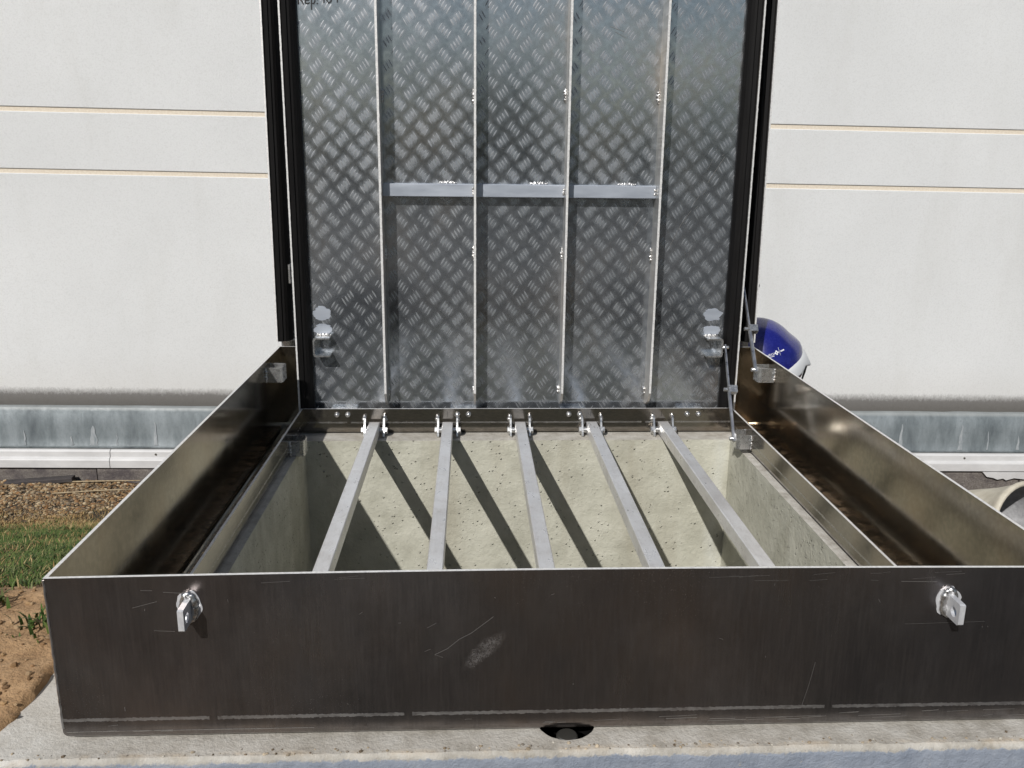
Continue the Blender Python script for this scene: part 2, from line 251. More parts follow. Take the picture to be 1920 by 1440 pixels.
# ------------------------------------------------------------------ mesh helpers
class MB:
    def __init__(s): s.v = []; s.f = []; s.m = []; s.sm = []
    def add(s, vs, fs, m=0, smooth=False):
        o = len(s.v); s.v += [tuple(p) for p in vs]
        for f in fs: s.f.append(tuple(i + o for i in f)); s.m.append(m); s.sm.append(smooth)
        return s
    def box(s, a, b, m=0):
        x0, y0, z0 = a; x1, y1, z1 = b
        return s.add([(x0, y0, z0), (x1, y0, z0), (x1, y1, z0), (x0, y1, z0), (x0, y0, z1), (x1, y0, z1), (x1, y1, z1), (x0, y1, z1)],
                     [(0, 3, 2, 1), (4, 5, 6, 7), (0, 1, 5, 4), (1, 2, 6, 5), (2, 3, 7, 6), (3, 0, 4, 7)], m)
    def prism(s, poly, fn0, fn1, m=0, smooth=False):
        n = len(poly); vs = [fn0(p) for p in poly] + [fn1(p) for p in poly]
        s.add(vs, [(i, (i + 1) % n, n + (i + 1) % n, n + i) for i in range(n)], m, smooth)
        s.add(vs[:n], [tuple(range(n - 1, -1, -1))], m); s.add(vs[n:], [tuple(range(n))], m)
        return s
    def cbox(s, a, b, c=.001, axis=1, m=0):           # box with chamfered long edges along axis
        ax = [i for i in range(3) if i != axis]; (u0, u1), (v0, v1) = (a[ax[0]], b[ax[0]]), (a[ax[1]], b[ax[1]])
        poly = [(u0 + c, v0), (u1 - c, v0), (u1, v0 + c), (u1, v1 - c), (u1 - c, v1), (u0 + c, v1), (u0, v1 - c), (u0, v0 + c)]
        def mk(t):
            def f(p):
                q = [0, 0, 0]; q[ax[0]], q[ax[1]], q[axis] = p[0], p[1], t; return tuple(q)
            return f
        return s.prism(poly, mk(a[axis]), mk(b[axis]), m)
    def tube(s, pts, r, n=10, m=0, caps=True, smooth=True):
        pts = [Vector(p) for p in pts]; rs = r if isinstance(r, (list, tuple)) else [r] * len(pts); o = []
        up = Vector((0, 0, 1)); ref = None
        for i, p in enumerate(pts):
            d = (pts[min(i + 1, len(pts) - 1)] - pts[max(i - 1, 0)]).normalized()
            if ref is None: ref = d.cross(up if abs(d.z) < .9 else Vector((1, 0, 0))).normalized()
            ref = (ref - d * ref.dot(d)).normalized(); b = d.cross(ref)
            o.append([p + (ref * math.cos(2 * math.pi * k / n) + b * math.sin(2 * math.pi * k / n)) * rs[i] for k in range(n)])
        vs = [q for ring in o for q in ring]; fs = []
        for i in range(len(pts) - 1):
            for k in range(n): fs.append((i * n + k, i * n + (k + 1) % n, (i + 1) * n + (k + 1) % n, (i + 1) * n + k))
        s.add(vs, fs, m, smooth)
        if caps: s.add(o[0], [tuple(range(n - 1, -1, -1))], m); s.add(o[-1], [tuple(range(n))], m)
        return s
    def blob(s, c, r, seed=0, amp=.2, nu=12, nv=8, m=0, freq=1.6):
        c = Vector(c); vs = []; fs = []
        for j in range(nv + 1):
            for i in range(nu):
                th = 2 * math.pi * i / nu; ph = math.pi * j / nv
                d = Vector((math.sin(ph) * math.cos(th), math.sin(ph) * math.sin(th), math.cos(ph)))
                k = 1 + amp * mnoise.noise(d * freq + Vector((seed * 7.3, seed * 1.7, 0)))
                vs.append(c + Vector((d.x * r[0], d.y * r[1], d.z * r[2])) * k)
        for j in range(nv):
            for i in range(nu): fs.append((j * nu + i, (j + 1) * nu + i, (j + 1) * nu + (i + 1) % nu, j * nu + (i + 1) % nu))
        return s.add(vs, fs, m, True)
    def xf(s, M):
        s.v = [tuple(M @ Vector(p)) for p in s.v]; return s

def weld_line(mb_, p, q, r, seed=0.0, step=.0011):
    p, q = Vector(p), Vector(q); n = max(6, int((q - p).length / step)); pts = []; rr = []
    for i in range(n + 1):
        t = i / n; j = Vector((mnoise.noise(Vector((i * .31, seed, 1))), mnoise.noise(Vector((i * .31, seed, 5))), mnoise.noise(Vector((i * .31, seed, 9))))) * r * .55
        end = min(1.0, .35 + 3.2 * min(t, 1 - t)); pts.append(p.lerp(q, t) + j); rr.append(r * end * (.86 + .16 * math.cos(i * 2.1) + .28 * mnoise.noise(Vector((i * .4, seed, 3)))))
    return mb_.tube(pts, rr, 8)
def mesh_obj(name, mb, mats, parent=None, label=None, kind=None, cols=None):
    me = bpy.data.meshes.new(name)
    off = parent['_w'] if parent is not None and '_w' in parent else (0, 0, 0)
    me.from_pydata([(p[0] - off[0], p[1] - off[1], p[2] - off[2]) for p in mb.v], [], mb.f)
    for k in (mats if isinstance(mats, (list, tuple)) else [mats]): me.materials.append(MATS[k])
    me.polygons.foreach_set('material_index', mb.m); me.polygons.foreach_set('use_smooth', mb.sm)
    if cols:
        at = me.color_attributes.new('Col', 'FLOAT_COLOR', 'POINT'); fl = []
        for c in cols: fl += [c[0], c[1], c[2], 1.0]
        at.data.foreach_set('color', fl)
    me.update()
    o = bpy.data.objects.new(name, me); COL.objects.link(o)
    if parent is not None:
        o.parent = parent; o['_w'] = list(off)
    if label: o['label'] = label
    if kind: o['kind'] = kind
    return o
def thing(name, loc, label, cat, group=None):
    e = bpy.data.objects.new(name, None); COL.objects.link(e); e.location = loc; e.empty_display_size = .05
    e['_w'] = list(loc); e['label'] = label; e['category'] = cat
    if group: e['group'] = group
    return e
def tag(o, label, cat, group=None):
    o['label'] = label; o['category'] = cat
    if group: o['group'] = group
    return o
def sstep(a, b, x):
    t = max(0, min(1, (x - a) / (b - a))); return t * t * (3 - 2 * t)
def nz(x, y, z=0.0): return mnoise.noise(Vector((x, y, z)))

# ------------------------------------------------------------------ key dimensions
XL, XR, YF, YB, H, ZI = -.5582, .5608, -1.1025, .0521, .1917, .055
IX0, IX1, IY0, IY1 = -.5, .5, -1.045, 0.0
WSLOPE = -.0097; YW = 1.65

# ------------------------------------------------------------------ ground
PA = [(-200, -.70), (-3, -.68), (-2.0, -.62), (-1.55, -.36), (-1.22, -.01), (-1.0, .012), (-.76, .004), (-.6, -.07), (.3, -.41), (1.0, -.655), (1.25, -.715), (1.7, -.735), (300, -.735)]
def ground_z(x, y):
    for (a, za), (b, zb) in zip(PA, PA[1:]):
        if y <= b: z = za + (zb - za) * (y - a) / (b - a); break
    low = -.70
    m = sstep(-.56, -.64, x) * sstep(-3.2, -1.2, x) if y < -1.12 else 1.0
    if x > .6: m = min(m, .92)
    if x < -1.2 and y < .2: m = min(m, 1 - .25 * sstep(-1.2, -3, x))
    z = low + (z - low) * m
    z += WSLOPE * x * sstep(.8, 1.3, y)
    if abs(x) < 4 and -3.2 < y < 1.7:
        z += .012 * nz(x * 5, y * 5) + .006 * nz(x * 16, y * 16, 3) + .003 * nz(x * 45, y * 45, 5)
    z -= .004 + .05 * sstep(-.634, -.612, x + .02 * nz(x * 9, y * 14, 2) + .010 * nz(x * 30, y * 42, 6))
    return z
def axis(lo, hi, st, far):
    n = int(round((hi - lo) / st)); a = [lo + i * st for i in range(n + 1)]; d = st * 2; p = lo; q = hi
    left = []; right = []
    while d < far:
        p -= d; q += d; left.append(p); right.append(q); d *= 1.7
    return left[::-1] + a + right
xs = axis(-2.4, 2.4, .03, 120); ys = axis(-2.2, 1.7, .03, 120)
xs = sorted([v for v in xs if not -.82 < v < -.595] + [-.82 + .0075 * i for i in range(31)]); ys = sorted([v for v in ys if not -1.32 < v < -.70] + [-1.32 + .012 * i for i in range(52)])
mb = MB(); nx = len(xs)
mb.v = [(x, y, ground_z(x, y)) for y in ys for x in xs]
for j in range(len(ys) - 1):
    for i in range(nx - 1):
        cx, cy = (xs[i] + xs[i + 1]) / 2, (ys[j] + ys[j + 1]) / 2
        if -.60 < cx < .62 and -1.12 < cy < .06: continue
        mb.f.append((j * nx + i, j * nx + i + 1, (j + 1) * nx + i + 1, (j + 1) * nx + i)); mb.m.append(0); mb.sm.append(True)
o = mesh_obj('ground', mb, 'soil'); o['kind'] = 'structure'

# ------------------------------------------------------------------ concrete chamber (slab, pit, bolt hole)
CH = thing('concrete_chamber', (0, -.52, -.7), 'raised concrete chamber with blue-grey coated front carrying the metal hatch', 'concrete chamber')
import bmesh
PX0, PX1, PY0, PY1 = -.488, .488, -1.03, -.05
bm = bmesh.new()
def loop(pts):
    vs = [bm.verts.new(p) for p in pts]
    for i in range(len(vs)): bm.edges.new((vs[i], vs[(i + 1) % len(vs)]))
SX0, SX1, SY0, SY1 = -.645, .70, -1.1345, .13
fx = [SX0 + (SX1 - SX0) * i / 330 for i in range(331)]
def fedge(x): return SY0 + .0022 * nz(x * 9, 1) + .0016 * nz(x * 37, 2) + .0012 * nz(x * 110, 3) - .0025 * x
front = [(x, fedge(x) + .004 + .0012 * nz(x * 60, 9), 0.0) for x in fx]
YS = -1.1215
loop([(SX0, YS, 0), (-.3, YS, 0), (0, YS, 0), (.3, YS, 0), (SX1, YS, 0), (SX1, SY1, 0), (SX0, SY1, 0)])
loop([(PX0, PY0, 0), (PX1, PY0, 0), (PX1, PY1, 0), (PX0, PY1, 0)])
HC = (-.0035, -1.0812); HR = .0335
def hole(k):
    t = 2 * math.pi * k / 40; r = HR + .0009 * nz(math.cos(t) * 3, math.sin(t) * 3, 8); return (HC[0] + r * math.cos(t), HC[1] + r * math.sin(t))
loop([(*hole(k), 0) for k in range(40)])
bmesh.ops.triangle_fill(bm, edges=bm.edges[:], use_beauty=True)
bm.normal_update()
for f in bm.faces:
    if f.normal.z < 0: f.normal_flip()
me = bpy.data.meshes.new('slab_top'); bm.to_mesh(me); bm.free()
me.materials.append(MATS['slab_concrete'])
for v in me.vertices: v.co -= Vector(CH['_w'])
o = bpy.data.objects.new('slab_top', me); COL.objects.link(o); o.parent = CH
mb = MB(); rows = []
mb.add(front + [(p[0], YS, 0) for p in front], [(i, i + 1, len(front) + i + 1, len(front) + i) for i in range(len(front) - 1)], 0, True)
for (dy, z) in ((None, None), (.0012, -.0022), (0, -.006), (.0002, -.014), (.0006, -.03), (.001, -.07), (.001, -.25), (.001, -.8)):
    rows.append([p if dy is None else (p[0], fedge(p[0]) + dy + .0012 * nz(p[0] * 40, z * 60, 6) + .0008 * nz(p[0] * 130, z * 130, 2), z) for p in front])
n = len(front); mb.add([p for r in rows for p in r], [(j * n + i, (j + 1) * n + i, (j + 1) * n + i + 1, j * n + i + 1) for j in range(len(rows) - 1) for i in range(n - 1)], 0, True)
mb.add([(SX0, fedge(SX0), 0), (SX0, SY1, 0), (SX0, SY1, -.8), (SX0, fedge(SX0), -.8)], [(0, 1, 2, 3)])
mb.add([(SX1, fedge(SX1), 0), (SX1, SY1, 0), (SX1, SY1, -.8), (SX1, fedge(SX1), -.8)], [(3, 2, 1, 0)])
mb.add([(SX0, SY1, 0), (SX1, SY1, 0), (SX1, SY1, -.8), (SX0, SY1, -.8)], [(0, 1, 2, 3)])
mesh_obj('slab_side', mb, 'slab_concrete', CH)
mb = MB()
hv = [(*hole(k), 0) for k in range(40)] + [(*hole(k), -.05) for k in range(40)]
mb.add(hv, [(k, (k + 1) % 40, 40 + (k + 1) % 40, 40 + k) for k in range(40)], 0, True); mb.add(hv[40:], [tuple(range(40))])
mesh_obj('bolt_pocket', mb, 'rubber_and_pocket_shade', CH)  # shade of the deep pocket put in as a black material
mb = MB(); mb.tube([(HC[0], HC[1] - .0165, -.05), (HC[0], HC[1] - .0165, -.020), (HC[0], HC[1] - .0165, -.0065), (HC[0], HC[1] - .0165, -.005)], [.0125, .0125, .0125, .0105], 20); mesh_obj('anchor_bolt', mb, 'bolt_steel', CH)
# pit walls, gridded so the face is not perfectly flat
mb = MB()
def wall_grid(p0, p1, z0, z1, nu, nv, nrm):
    vs = []; fs = []
    for j in range(nv + 1):
        for i in range(nu + 1):
            x = p0[0] + (p1[0] - p0[0]) * i / nu; y = p0[1] + (p1[1] - p0[1]) * i / nu; z = z0 + (z1 - z0) * j / nv
            k = 0 if j == 0 or i in (0, nu) else .0016 * nz(x * 11 + y * 7, z * 11, 2) + .0009 * nz(x * 40 + y * 31, z * 40, 3)
            vs.append((x + nrm[0] * k, y + nrm[1] * k, z))
    for j in range(nv):
        for i in range(nu): fs.append((j * (nu + 1) + i, j * (nu + 1) + i + 1, (j + 1) * (nu + 1) + i + 1, (j + 1) * (nu + 1) + i))
    mb.add(vs, fs, 0, True)
ZP = -1.9
wall_grid((PX0, PY1), (PX1, PY1), 0, ZP, 80, 110, (0, -1)); wall_grid((PX1, PY1), (PX1, PY0), 0, ZP, 80, 110, (-1, 0))
wall_grid((PX1, PY0), (PX0, PY0), 0, ZP, 20, 30, (0, 1)); wall_grid((PX0, PY0), (PX0, PY1), 0, ZP, 80, 110, (1, 0))
mesh_obj('pit_wall', mb, 'pit_concrete', CH)
mb = MB(); mb.add([(PX0, PY0, ZP), (PX1, PY0, ZP), (PX1, PY1, ZP), (PX0, PY1, ZP)], [(0, 1, 2, 3)]); mesh_obj('pit_floor', mb, 'dark_wood_and_pit_shade', CH)  # unseen floor coloured near black to cut bounce light in the pit

CH.location.z -= .006        # the frame's bend sits 6 mm below the datum

# ------------------------------------------------------------------ building wall behind
BD = thing('building', (0, YW, -.8), 'pale rendered building wall with cream grooves above a blue-grey zinc flashing', 'building')
def wz(x, z): return z + WSLOPE * x
def wstrip(prof, x0, x1, mat, name, parent, closed=False, m=None):
    mb = MB(); n = len(prof); pr = range(n if closed else n - 1)
    vs = [(x0, y, wz(x0, z)) for y, z in prof] + [(x1, y, wz(x1, z)) for y, z in prof]
    mb.add(vs, [(i, (i + 1) % n, n + (i + 1) % n, n + i) for i in pr])
    mb.add(vs, [tuple(range(n - 1, -1, -1)), tuple(range(n, 2 * n))])
    return mesh_obj(name, mb, mat, parent)
BX0, BX1 = -16, 16
for z0, z1 in ((-.425, .5235), (.5405, .7565), (.7735, 5.2)):
    e = .0025
    wstrip([(YW + e, z0), (YW, z0 + e), (YW, z1 - e), (YW + e, z1), (YW + .25, z1), (YW + .25, z0)], BX0, BX1, 'wall_render', 'wall_panel', BD, True)
for z0, z1 in ((.5235, .5405), (.7565, .7735)):
    wstrip([(YW + .0045, z0 - .003), (YW + .0045, z1 + .003), (YW + .2, z1 + .003), (YW + .2, z0 - .003)], BX0, BX1, 'groove_cream', 'joint_strip', BD, True)
# zinc flashing in lengths, slightly dented
seams = [-16, -8.1, -4.2, -.35, 3.55, 8, 16]
for x0, x1 in zip(seams, seams[1:]):
    mb = MB(); nu = max(4, int((x1 - x0) * 14)); prof = [(YW - .002, -.421), (YW - .020, -.424), (YW - .024, -.427), (YW - .026, -.440), (YW - .032, -.452), (YW - .036, -.50), (YW - .040, -.55), (YW - .044, -.586), (YW - .050, -.595), (YW - .02, -.600)]
    vs = []
    for i in range(nu + 1):
        x = x0 + .0015 + (x1 - x0 - .003) * i / nu
        for k, (y, z) in enumerate(prof):
            d = .006 * nz(x * 3.1, z * 6, 4) + .003 * nz(x * 14, z * 9, 1) if 3 < k < 8 else .0015 * nz(x * 8, k)
            vs.append((x, y + d, wz(x, z + (.0022 * nz(x * 9, 5, k) if k < 4 else 0))))
    n = len(prof); mb.add(vs, [(i * n + k, i * n + k + 1, (i + 1) * n + k + 1, (i + 1) * n + k) for i in range(nu) for k in range(n - 1)], 0, True)
    mesh_obj('flashing', mb, 'zinc', BD)

def zinc_y(x, z):
    t = (-.452 - z) / .134; return YW - .032 - .012 * max(0, min(1, t)) + .006 * nz(x * 3.1, z * 6, 4) + .003 * nz(x * 14, z * 9, 1)
for (x, ztop, wd) in ((-1.975, -.52, .010), (-1.785, -.545, .012), (-1.695, -.50, .036), (-1.60, -.53, .008), (-1.44, -.485, .018), (1.77, -.47, .020), (2.04, -.47, .022), (2.16, -.50, .009), (2.30, -.52, .014), (-2.12, -.53, .018)):
    mb = MB(); vs = []; nn = 9
    for i in range(nn + 1):
        t = i / nn; z = ztop + (-.584 - ztop) * t; wv = wd * (.12 + .88 * t ** .7) * (1 + .35 * nz(x * 50, t * 4)); xc = x + .006 * nz(t * 3, x * 9)
        vs += [(xc - wv / 2, zinc_y(xc, z) - .0020, wz(x, z)), (xc + wv / 2, zinc_y(xc, z) - .0020, wz(x, z))]
    mb.add(vs, [(2 * i, 2 * i + 2, 2 * i + 3, 2 * i + 1) for i in range(nn)], 0, True); mesh_obj('lime_streak', mb, 'lime', BD)
sill = [(YW - .03, -.596), (YW - .056, -.600), (YW - .062, -.607), (YW - .064, -.628), (YW - .075, -.636), (YW - .077, -.640), (YW - .077, -.672), (YW - .070, -.675), (YW - .01, -.675)]
sx = [-16, -7.2, -4.6, -1.625, 1.30, 4.3, 16]
for i, (x0, x1) in enumerate(zip(sx, sx[1:])):
    so = wstrip(sill, x0 + .0016, x1 - .0016, 'sill_paint', 'base_profile', BD, True)
    if -5 < x0 < 3:
        for k in range(5):
            xx = x0 + .17 + k * .58 + .05 * rnd.random()
            if xx > x1 - .05: continue
            m2 = MB(); m2.tube([(xx, YW - .0600, wz(xx, -.616)), (xx, YW - .0665, wz(xx, -.616))], [.005, .0042], 8); mesh_obj('screw', m2, 'bolt_steel', so)
px = -4.0; PB = []
while px < 4.0:
    d = .53 + .12 * rnd.random(); y0 = YW - .066 + .008 * rnd.random()
    wstrip([(y0, -.6765), (y0 - .004, -.69), (y0 - .004, -1.1), (YW + .2, -1.1), (YW + .2, -.6765)], px + .003, px + d - .003, 'plinth', 'plinth_block', BD, True); px += d
wstrip([(YW - .050, -.6755), (YW - .050, -1.1), (YW + .19, -1.1), (YW + .19, -.6755)], BX0, BX1, 'plinth', 'plinth_core', BD, True)
# patch of pale render left on the plinth at the right
mb = MB(); pts = [(2.14, -.677), (2.16, -.698), (2.19, -.703), (2.21, -.711), (2.235, -.706), (2.25, -.714), (2.285, -.704), (2.33, -.709), (2.40, -.700), (2.42, -.677)]
mb.prism(pts, lambda p: (p[0], YW - .078, wz(p[0], p[1])), lambda p: (p[0], YW - .060, wz(p[0], p[1]))); mesh_obj('render_patch', mb, 'sill_paint', BD)

# ------------------------------------------------------------------ hatch frame
FR = thing('hatch_frame', (0, -.52, .0), 'open double-walled aluminium hatch frame bolted on the concrete slab', 'hatch frame')
OC = [(XL, YF), (XR, YF), (XR, YB), (XL, YB)]; IC = [(IX0, IY0), (IX1, IY0), (IX1, IY1), (IX0, IY1)]
W0 = .058
def rimpt(c, t): s = t / W0; return (OC[c][0] + (IC[c][0] - OC[c][0]) * s, OC[c][1] + (IC[c][1] - OC[c][1]) * s)
def side(mbb, k, prof, nu=24, bow=0.0, gap=0.0):
    a, b = k, (k + 1) % 4; n = len(prof); vs = []
    for i in range(nu + 1):
        u = i / nu
        for t, z in prof:
            p = rimpt(a, t); q = rimpt(b, t); x = p[0] + (q[0] - p[0]) * u; y = p[1] + (q[1] - p[1]) * u
            if bow: y += bow * math.sin(math.pi * u) * max(0, z - .01) / (H - .01)
            vs.append((x, y, z))
    for i in range(nu):
        for j in range(n):
            j2 = (j + 1) % n; top = prof[j][1] == prof[j2][1] and prof[j][1] > .05
            mbb.add([vs[i * n + j], vs[(i + 1) * n + j], vs[(i + 1) * n + j2], vs[i * n + j2]], [(0, 1, 2, 3)], 1 if top else 0)
    mbb.add(vs[:n], [tuple(range(n))], 1); mbb.add(vs[-n:], [tuple(range(n - 1, -1, -1))], 1)
Tk = .0042
DZ = .006
po = [(t, z if z == H else z - DZ) for t, z in [(0, H), (0, .0135), (.0006, .0105), (.0022, .0072), (.005, .0042), (.0085, .0024), (.0125, .0018), (.0125, .0058), (.0095, .0064), (.0070, .0082), (.0053, .0112), (Tk, .0145), (Tk, H)]]
pi_ = [(t, z if z == ZI else z - DZ) for t, z in [(W0, ZI), (W0, .0135), (W0 - .0006, .0105), (W0 - .0022, .0072), (W0 - .005, .0042), (W0 - .0085, .0024), (W0 - .0125, .0018), (W0 - .0125, .0058), (W0 - .0095, .0064), (W0 - .007, .0082), (W0 - .0053, .0112), (W0 - Tk, .0145), (W0 - Tk, ZI)]][::-1]
pf = [(t, z - DZ) for t, z in [(.0125, .0018), (W0 - .0125, .0018), (W0 - .0125, .0058), (.0125, .0058)]]
walls = []
for k, nm in enumerate(('front', 'right', 'rear', 'left')):
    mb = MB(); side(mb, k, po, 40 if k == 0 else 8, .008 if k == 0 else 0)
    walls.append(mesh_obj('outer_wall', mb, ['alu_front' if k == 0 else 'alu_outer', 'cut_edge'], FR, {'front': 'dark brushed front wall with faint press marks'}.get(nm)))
    mb = MB(); side(mb, k, pi_, 8); iw = mesh_obj('inner_wall', mb, ['alu_inner', 'cut_edge'], FR)
    if k == 2: INNER_REAR = iw
    mb = MB(); side(mb, k, pf, 4); mesh_obj('gutter_floor', mb, 'alu_floor', FR)
# vertical corner weld at the front left and right
for xc, sg in ((XL, -1), (XR, 1)):
    mb = MB(); pts = []; rr = []
    for i in range(60):
        z = .012 + (H - .014) * i / 59; pts.append((xc + sg * (.0004 + .0007 * nz(z * 120, sg)) - sg * .0010, YF + .0002 + .0008 * nz(z * 90, 7), z)); rr.append(.0013 + .0005 * nz(z * 160, 3))
    mb.tube(pts, rr, 8); mesh_obj('corner_weld', mb, 'stay_steel', FR)
# scratches on the front wall (slivers standing 0.15 mm proud)
mb = MB()
def yfront(x, z): return YF + .008 * math.sin(math.pi * (x - XL) / (XR - XL)) * max(0, z - .01) / (H - .01) if z > .0075 else YF + (.0075 - z) * .22
def scratch(pts, wd):
    for (x0, z0), (x1, z1) in zip(pts, pts[1:]):
        L_ = math.hypot(x1 - x0, z1 - z0); nx_, nz_ = -(z1 - z0) / L_ * wd / 2, (x1 - x0) / L_ * wd / 2
        q = [(x0 + nx_, z0 + nz_), (x0 - nx_, z0 - nz_), (x1 - nx_, z1 - nz_), (x1 + nx_, z1 + nz_)]
        mb.add([(x, yfront(x, z) - .0003, z) for x, z in q], [(0, 1, 2, 3)])
scratch([(-.152, .094), (-.138, .101), (-.125, .112), (-.112, .119), (-.098, .130), (-.088, .138)], .0005)
scratch([(-.152, .094), (-.143, .0905)], .0003); scratch([(-.160, .126), (-.150, .1315)], .0003); scratch([(-.163, .098), (-.156, .101)], .0003)
for _ in range(34):
    x = rnd.uniform(XL + .02, .52); z = rnd.choice((.0068, .0080, .0100, .014)) + rnd.uniform(-.0008, .0008); ln = rnd.uniform(.004, .05)
    scratch([(x, z), (x + ln * .5, z + .0004), (x + ln, z + rnd.uniform(0, .0014))], rnd.choice((.0003, .0004, .0006)))
x = XL + .004
while x < -.29: scratch([(x, .0078 + .0006 * nz(x * 30, 1)), (x + .006, .0078 + .0006 * nz((x + .006) * 30, 1))], .0007 + .0004 * nz(x * 70, 2)); x += .0064
for _ in range(16):
    x = rnd.uniform(XL + .05, .5); z = H - rnd.uniform(.004, .016); ln = rnd.uniform(.004, .04); scratch([(x, z), (x + ln, z + rnd.uniform(-.001, .003))], rnd.choice((.0002, .0003)))
for _ in range(18):
    x = rnd.uniform(XL + .03, .53); z = rnd.uniform(.03, H - .02); an = rnd.uniform(0, 3.14); ln = rnd.uniform(.001, .005); scratch([(x, z), (x + ln * math.cos(an), z + ln * math.sin(an))], rnd.choice((.0002, .0003, .0005)))
scratch([(.262, .024), (.268, .05), (.273, .078)], .0003); scratch([(-.47, .156), (-.444, .163)], .0004); scratch([(-.46, .176), (-.448, .1755)], .0004); scratch([(-.437, .1735), (-.418, .172)], .0004)
scratch([(.36, .1755), (.40, .175)], .0005); scratch([(.37, .124), (.46, .1265)], .0002); scratch([(-.45, .129), (-.428, .1275)], .0004)
so = mesh_obj('scratch_marks', mb, 'scratch', walls[0]); so['kind'] = 'stuff'

# padlock eyes on the front wall
def eye(x, z0):
    zc = z0; y0 = yfront(x, zc) - .0002; n = 40; out = []; inn = []
    hy, hz, hr = -.018, -.0015, .0056
    ybk, yfr, zt, zb = .0, -.029, .0122, -.0125
    def edge_pt(th):
        dx, dz = math.cos(th), math.sin(th); t = 1e9
        for (nx_, nz_, dd) in ((1, 0, ybk - hy), (-1, 0, hy - yfr), (0, 1, zt - hz), (0, -1, hz - zb), (-.72, .69, .0180), (-.72, -.69, .0172)):
            den = dx * nx_ + dz * nz_
            if den > 1e-6: t = min(t, dd / den)
        return hy + dx * t, hz + dz * t
    for i in range(n):
        th = 2 * math.pi * (i + .5) / n; out.append(edge_pt(th)); inn.append((hy + hr * math.cos(th), hz + hr * math.sin(th)))
    m_ = MB(); hw = .0031; V = lambda p, xx: (x + xx, y0 + p[0], zc + p[1])
    lo = [V(p, -hw) for p in out]; ro = [V(p, hw) for p in out]; li = [V(p, -hw) for p in inn]; ri = [V(p, hw) for p in inn]; vs = lo + ro + li + ri; fs = []
    for i in range(n):
        j = (i + 1) % n
        fs += [(i, j, n + j, n + i), (2 * n + j, 2 * n + i, 3 * n + i, 3 * n + j), (j, i, 2 * n + i, 2 * n + j), (n + i, n + j, 3 * n + j, 3 * n + i)]
    m_.add(vs, fs); e = mesh_obj('padlock_eye', m_, 'ground_patch', FR)
    m2 = MB(); pts = []; rr = []
    for k in range(41):
        t = 2 * math.pi * k / 40; pts.append((x + .0062 * math.cos(t) + .0008 * nz(k * .4, x * 5), y0 - .0016, zc + .0015 + .0150 * math.sin(t) + .001 * nz(k * .3, 2))); rr.append(.0040 + .0011 * nz(k * .35, 7, x) + .0004 * math.cos(k * 1.9))
    m2.tube(pts, rr, 10)
    mesh_obj('weld_bead', m2, 'weld', e)
    m3 = MB(); pts = [(.0135 * math.cos(t) * (1 + .22 * nz(math.cos(t) * 2, math.sin(t) * 2, x * 5)), .0175 * math.sin(t) * (1 + .2 * nz(math.cos(t) * 2, math.sin(t) * 2, x * 7)) + .002) for t in [2 * math.pi * k / 30 for k in range(30)]]
    m3.prism(pts, lambda p: (x + p[0], y0 - .0004, zc + p[1]), lambda p: (x + p[0], y0 + .001, zc + p[1])); mesh_obj('ground_ring', m3, 'ground_patch', e)
eye(-.411, .155); eye(.415, .150)

# strap brackets on the walls
def strap(parent, wx, sg, y0, y1, z0, z1, dep, name='strap_bracket'):
    """U strap open to the wall: wall plane x=wx, strap stands to -sg"""
    th = .003; r = .008; pts = []
    xo = wx - sg * dep
    path = [(wx, y0), (xo + sg * r, y0)] + [(xo + sg * (r - r * math.sin(a)), y0 + (r - r * math.cos(a)) * (1 if y1 > y0 else -1)) for a in (.4, .8, 1.2)]
    d = 1 if y1 > y0 else -1
    path += [(xo, y0 + d * r), (xo, y1 - d * r)] + [(xo + sg * (r - r * math.cos(a)), y1 - d * (r - r * math.sin(a))) for a in (.4, .8, 1.2)] + [(xo + sg * r, y1), (wx, y1)]
    cx = sum(p[0] for p in path) / len(path); cy = (y0 + y1) / 2
    inner = []
    for i, p in enumerate(path):
        a = path[max(i - 1, 0)]; b = path[min(i + 1, len(path) - 1)]; tx, ty = b[0] - a[0], b[1] - a[1]; l = math.hypot(tx, ty); nx_, ny_ = -ty / l, tx / l
        if (cx - p[0]) * nx_ + (cy - p[1]) * ny_ < 0: nx_, ny_ = -nx_, -ny_
        inner.append((p[0] + nx_ * th, p[1] + ny_ * th))
    m_ = MB(); n = len(path)
    vs = [(p[0], p[1], z) for z in (z0, z1) for p in path] + [(p[0], p[1], z) for z in (z0, z1) for p in inner]
    fs = []
    for i in range(n - 1):
        fs += [(i, i + 1, n + i + 1, n + i), (2 * n + i + 1, 2 * n + i, 3 * n + i, 3 * n + i + 1), (n + i, n + i + 1, 3 * n + i + 1, 3 * n + i), (i + 1, i, 2 * n + i, 2 * n + i + 1)]
    m_.add(vs, fs); o = mesh_obj(name, m_, 'galvanised', parent)
    for yy in (y0, y1):
        m2 = MB()
        yw = yy + .002 * (1 if yy == max(y0, y1) else -1); weld_line(m2, (wx - sg * .001, yw, z0), (wx - sg * .001, yw, z1), .0032, yy * 10)
        mesh_obj('weld_bead', m2, 'weld', o)
    return o
strap(FR, XR - Tk, 1, -.070, -.112, .146, .178, .036)
strap(FR, XL + Tk, -1, -.060, -.108, .146, .178, .036)
strap(FR, .5, 1, -.118, -.162, .008, .040, .032)
strap(FR, -.5, -1, -.118, -.162, -.004, .030, .031)
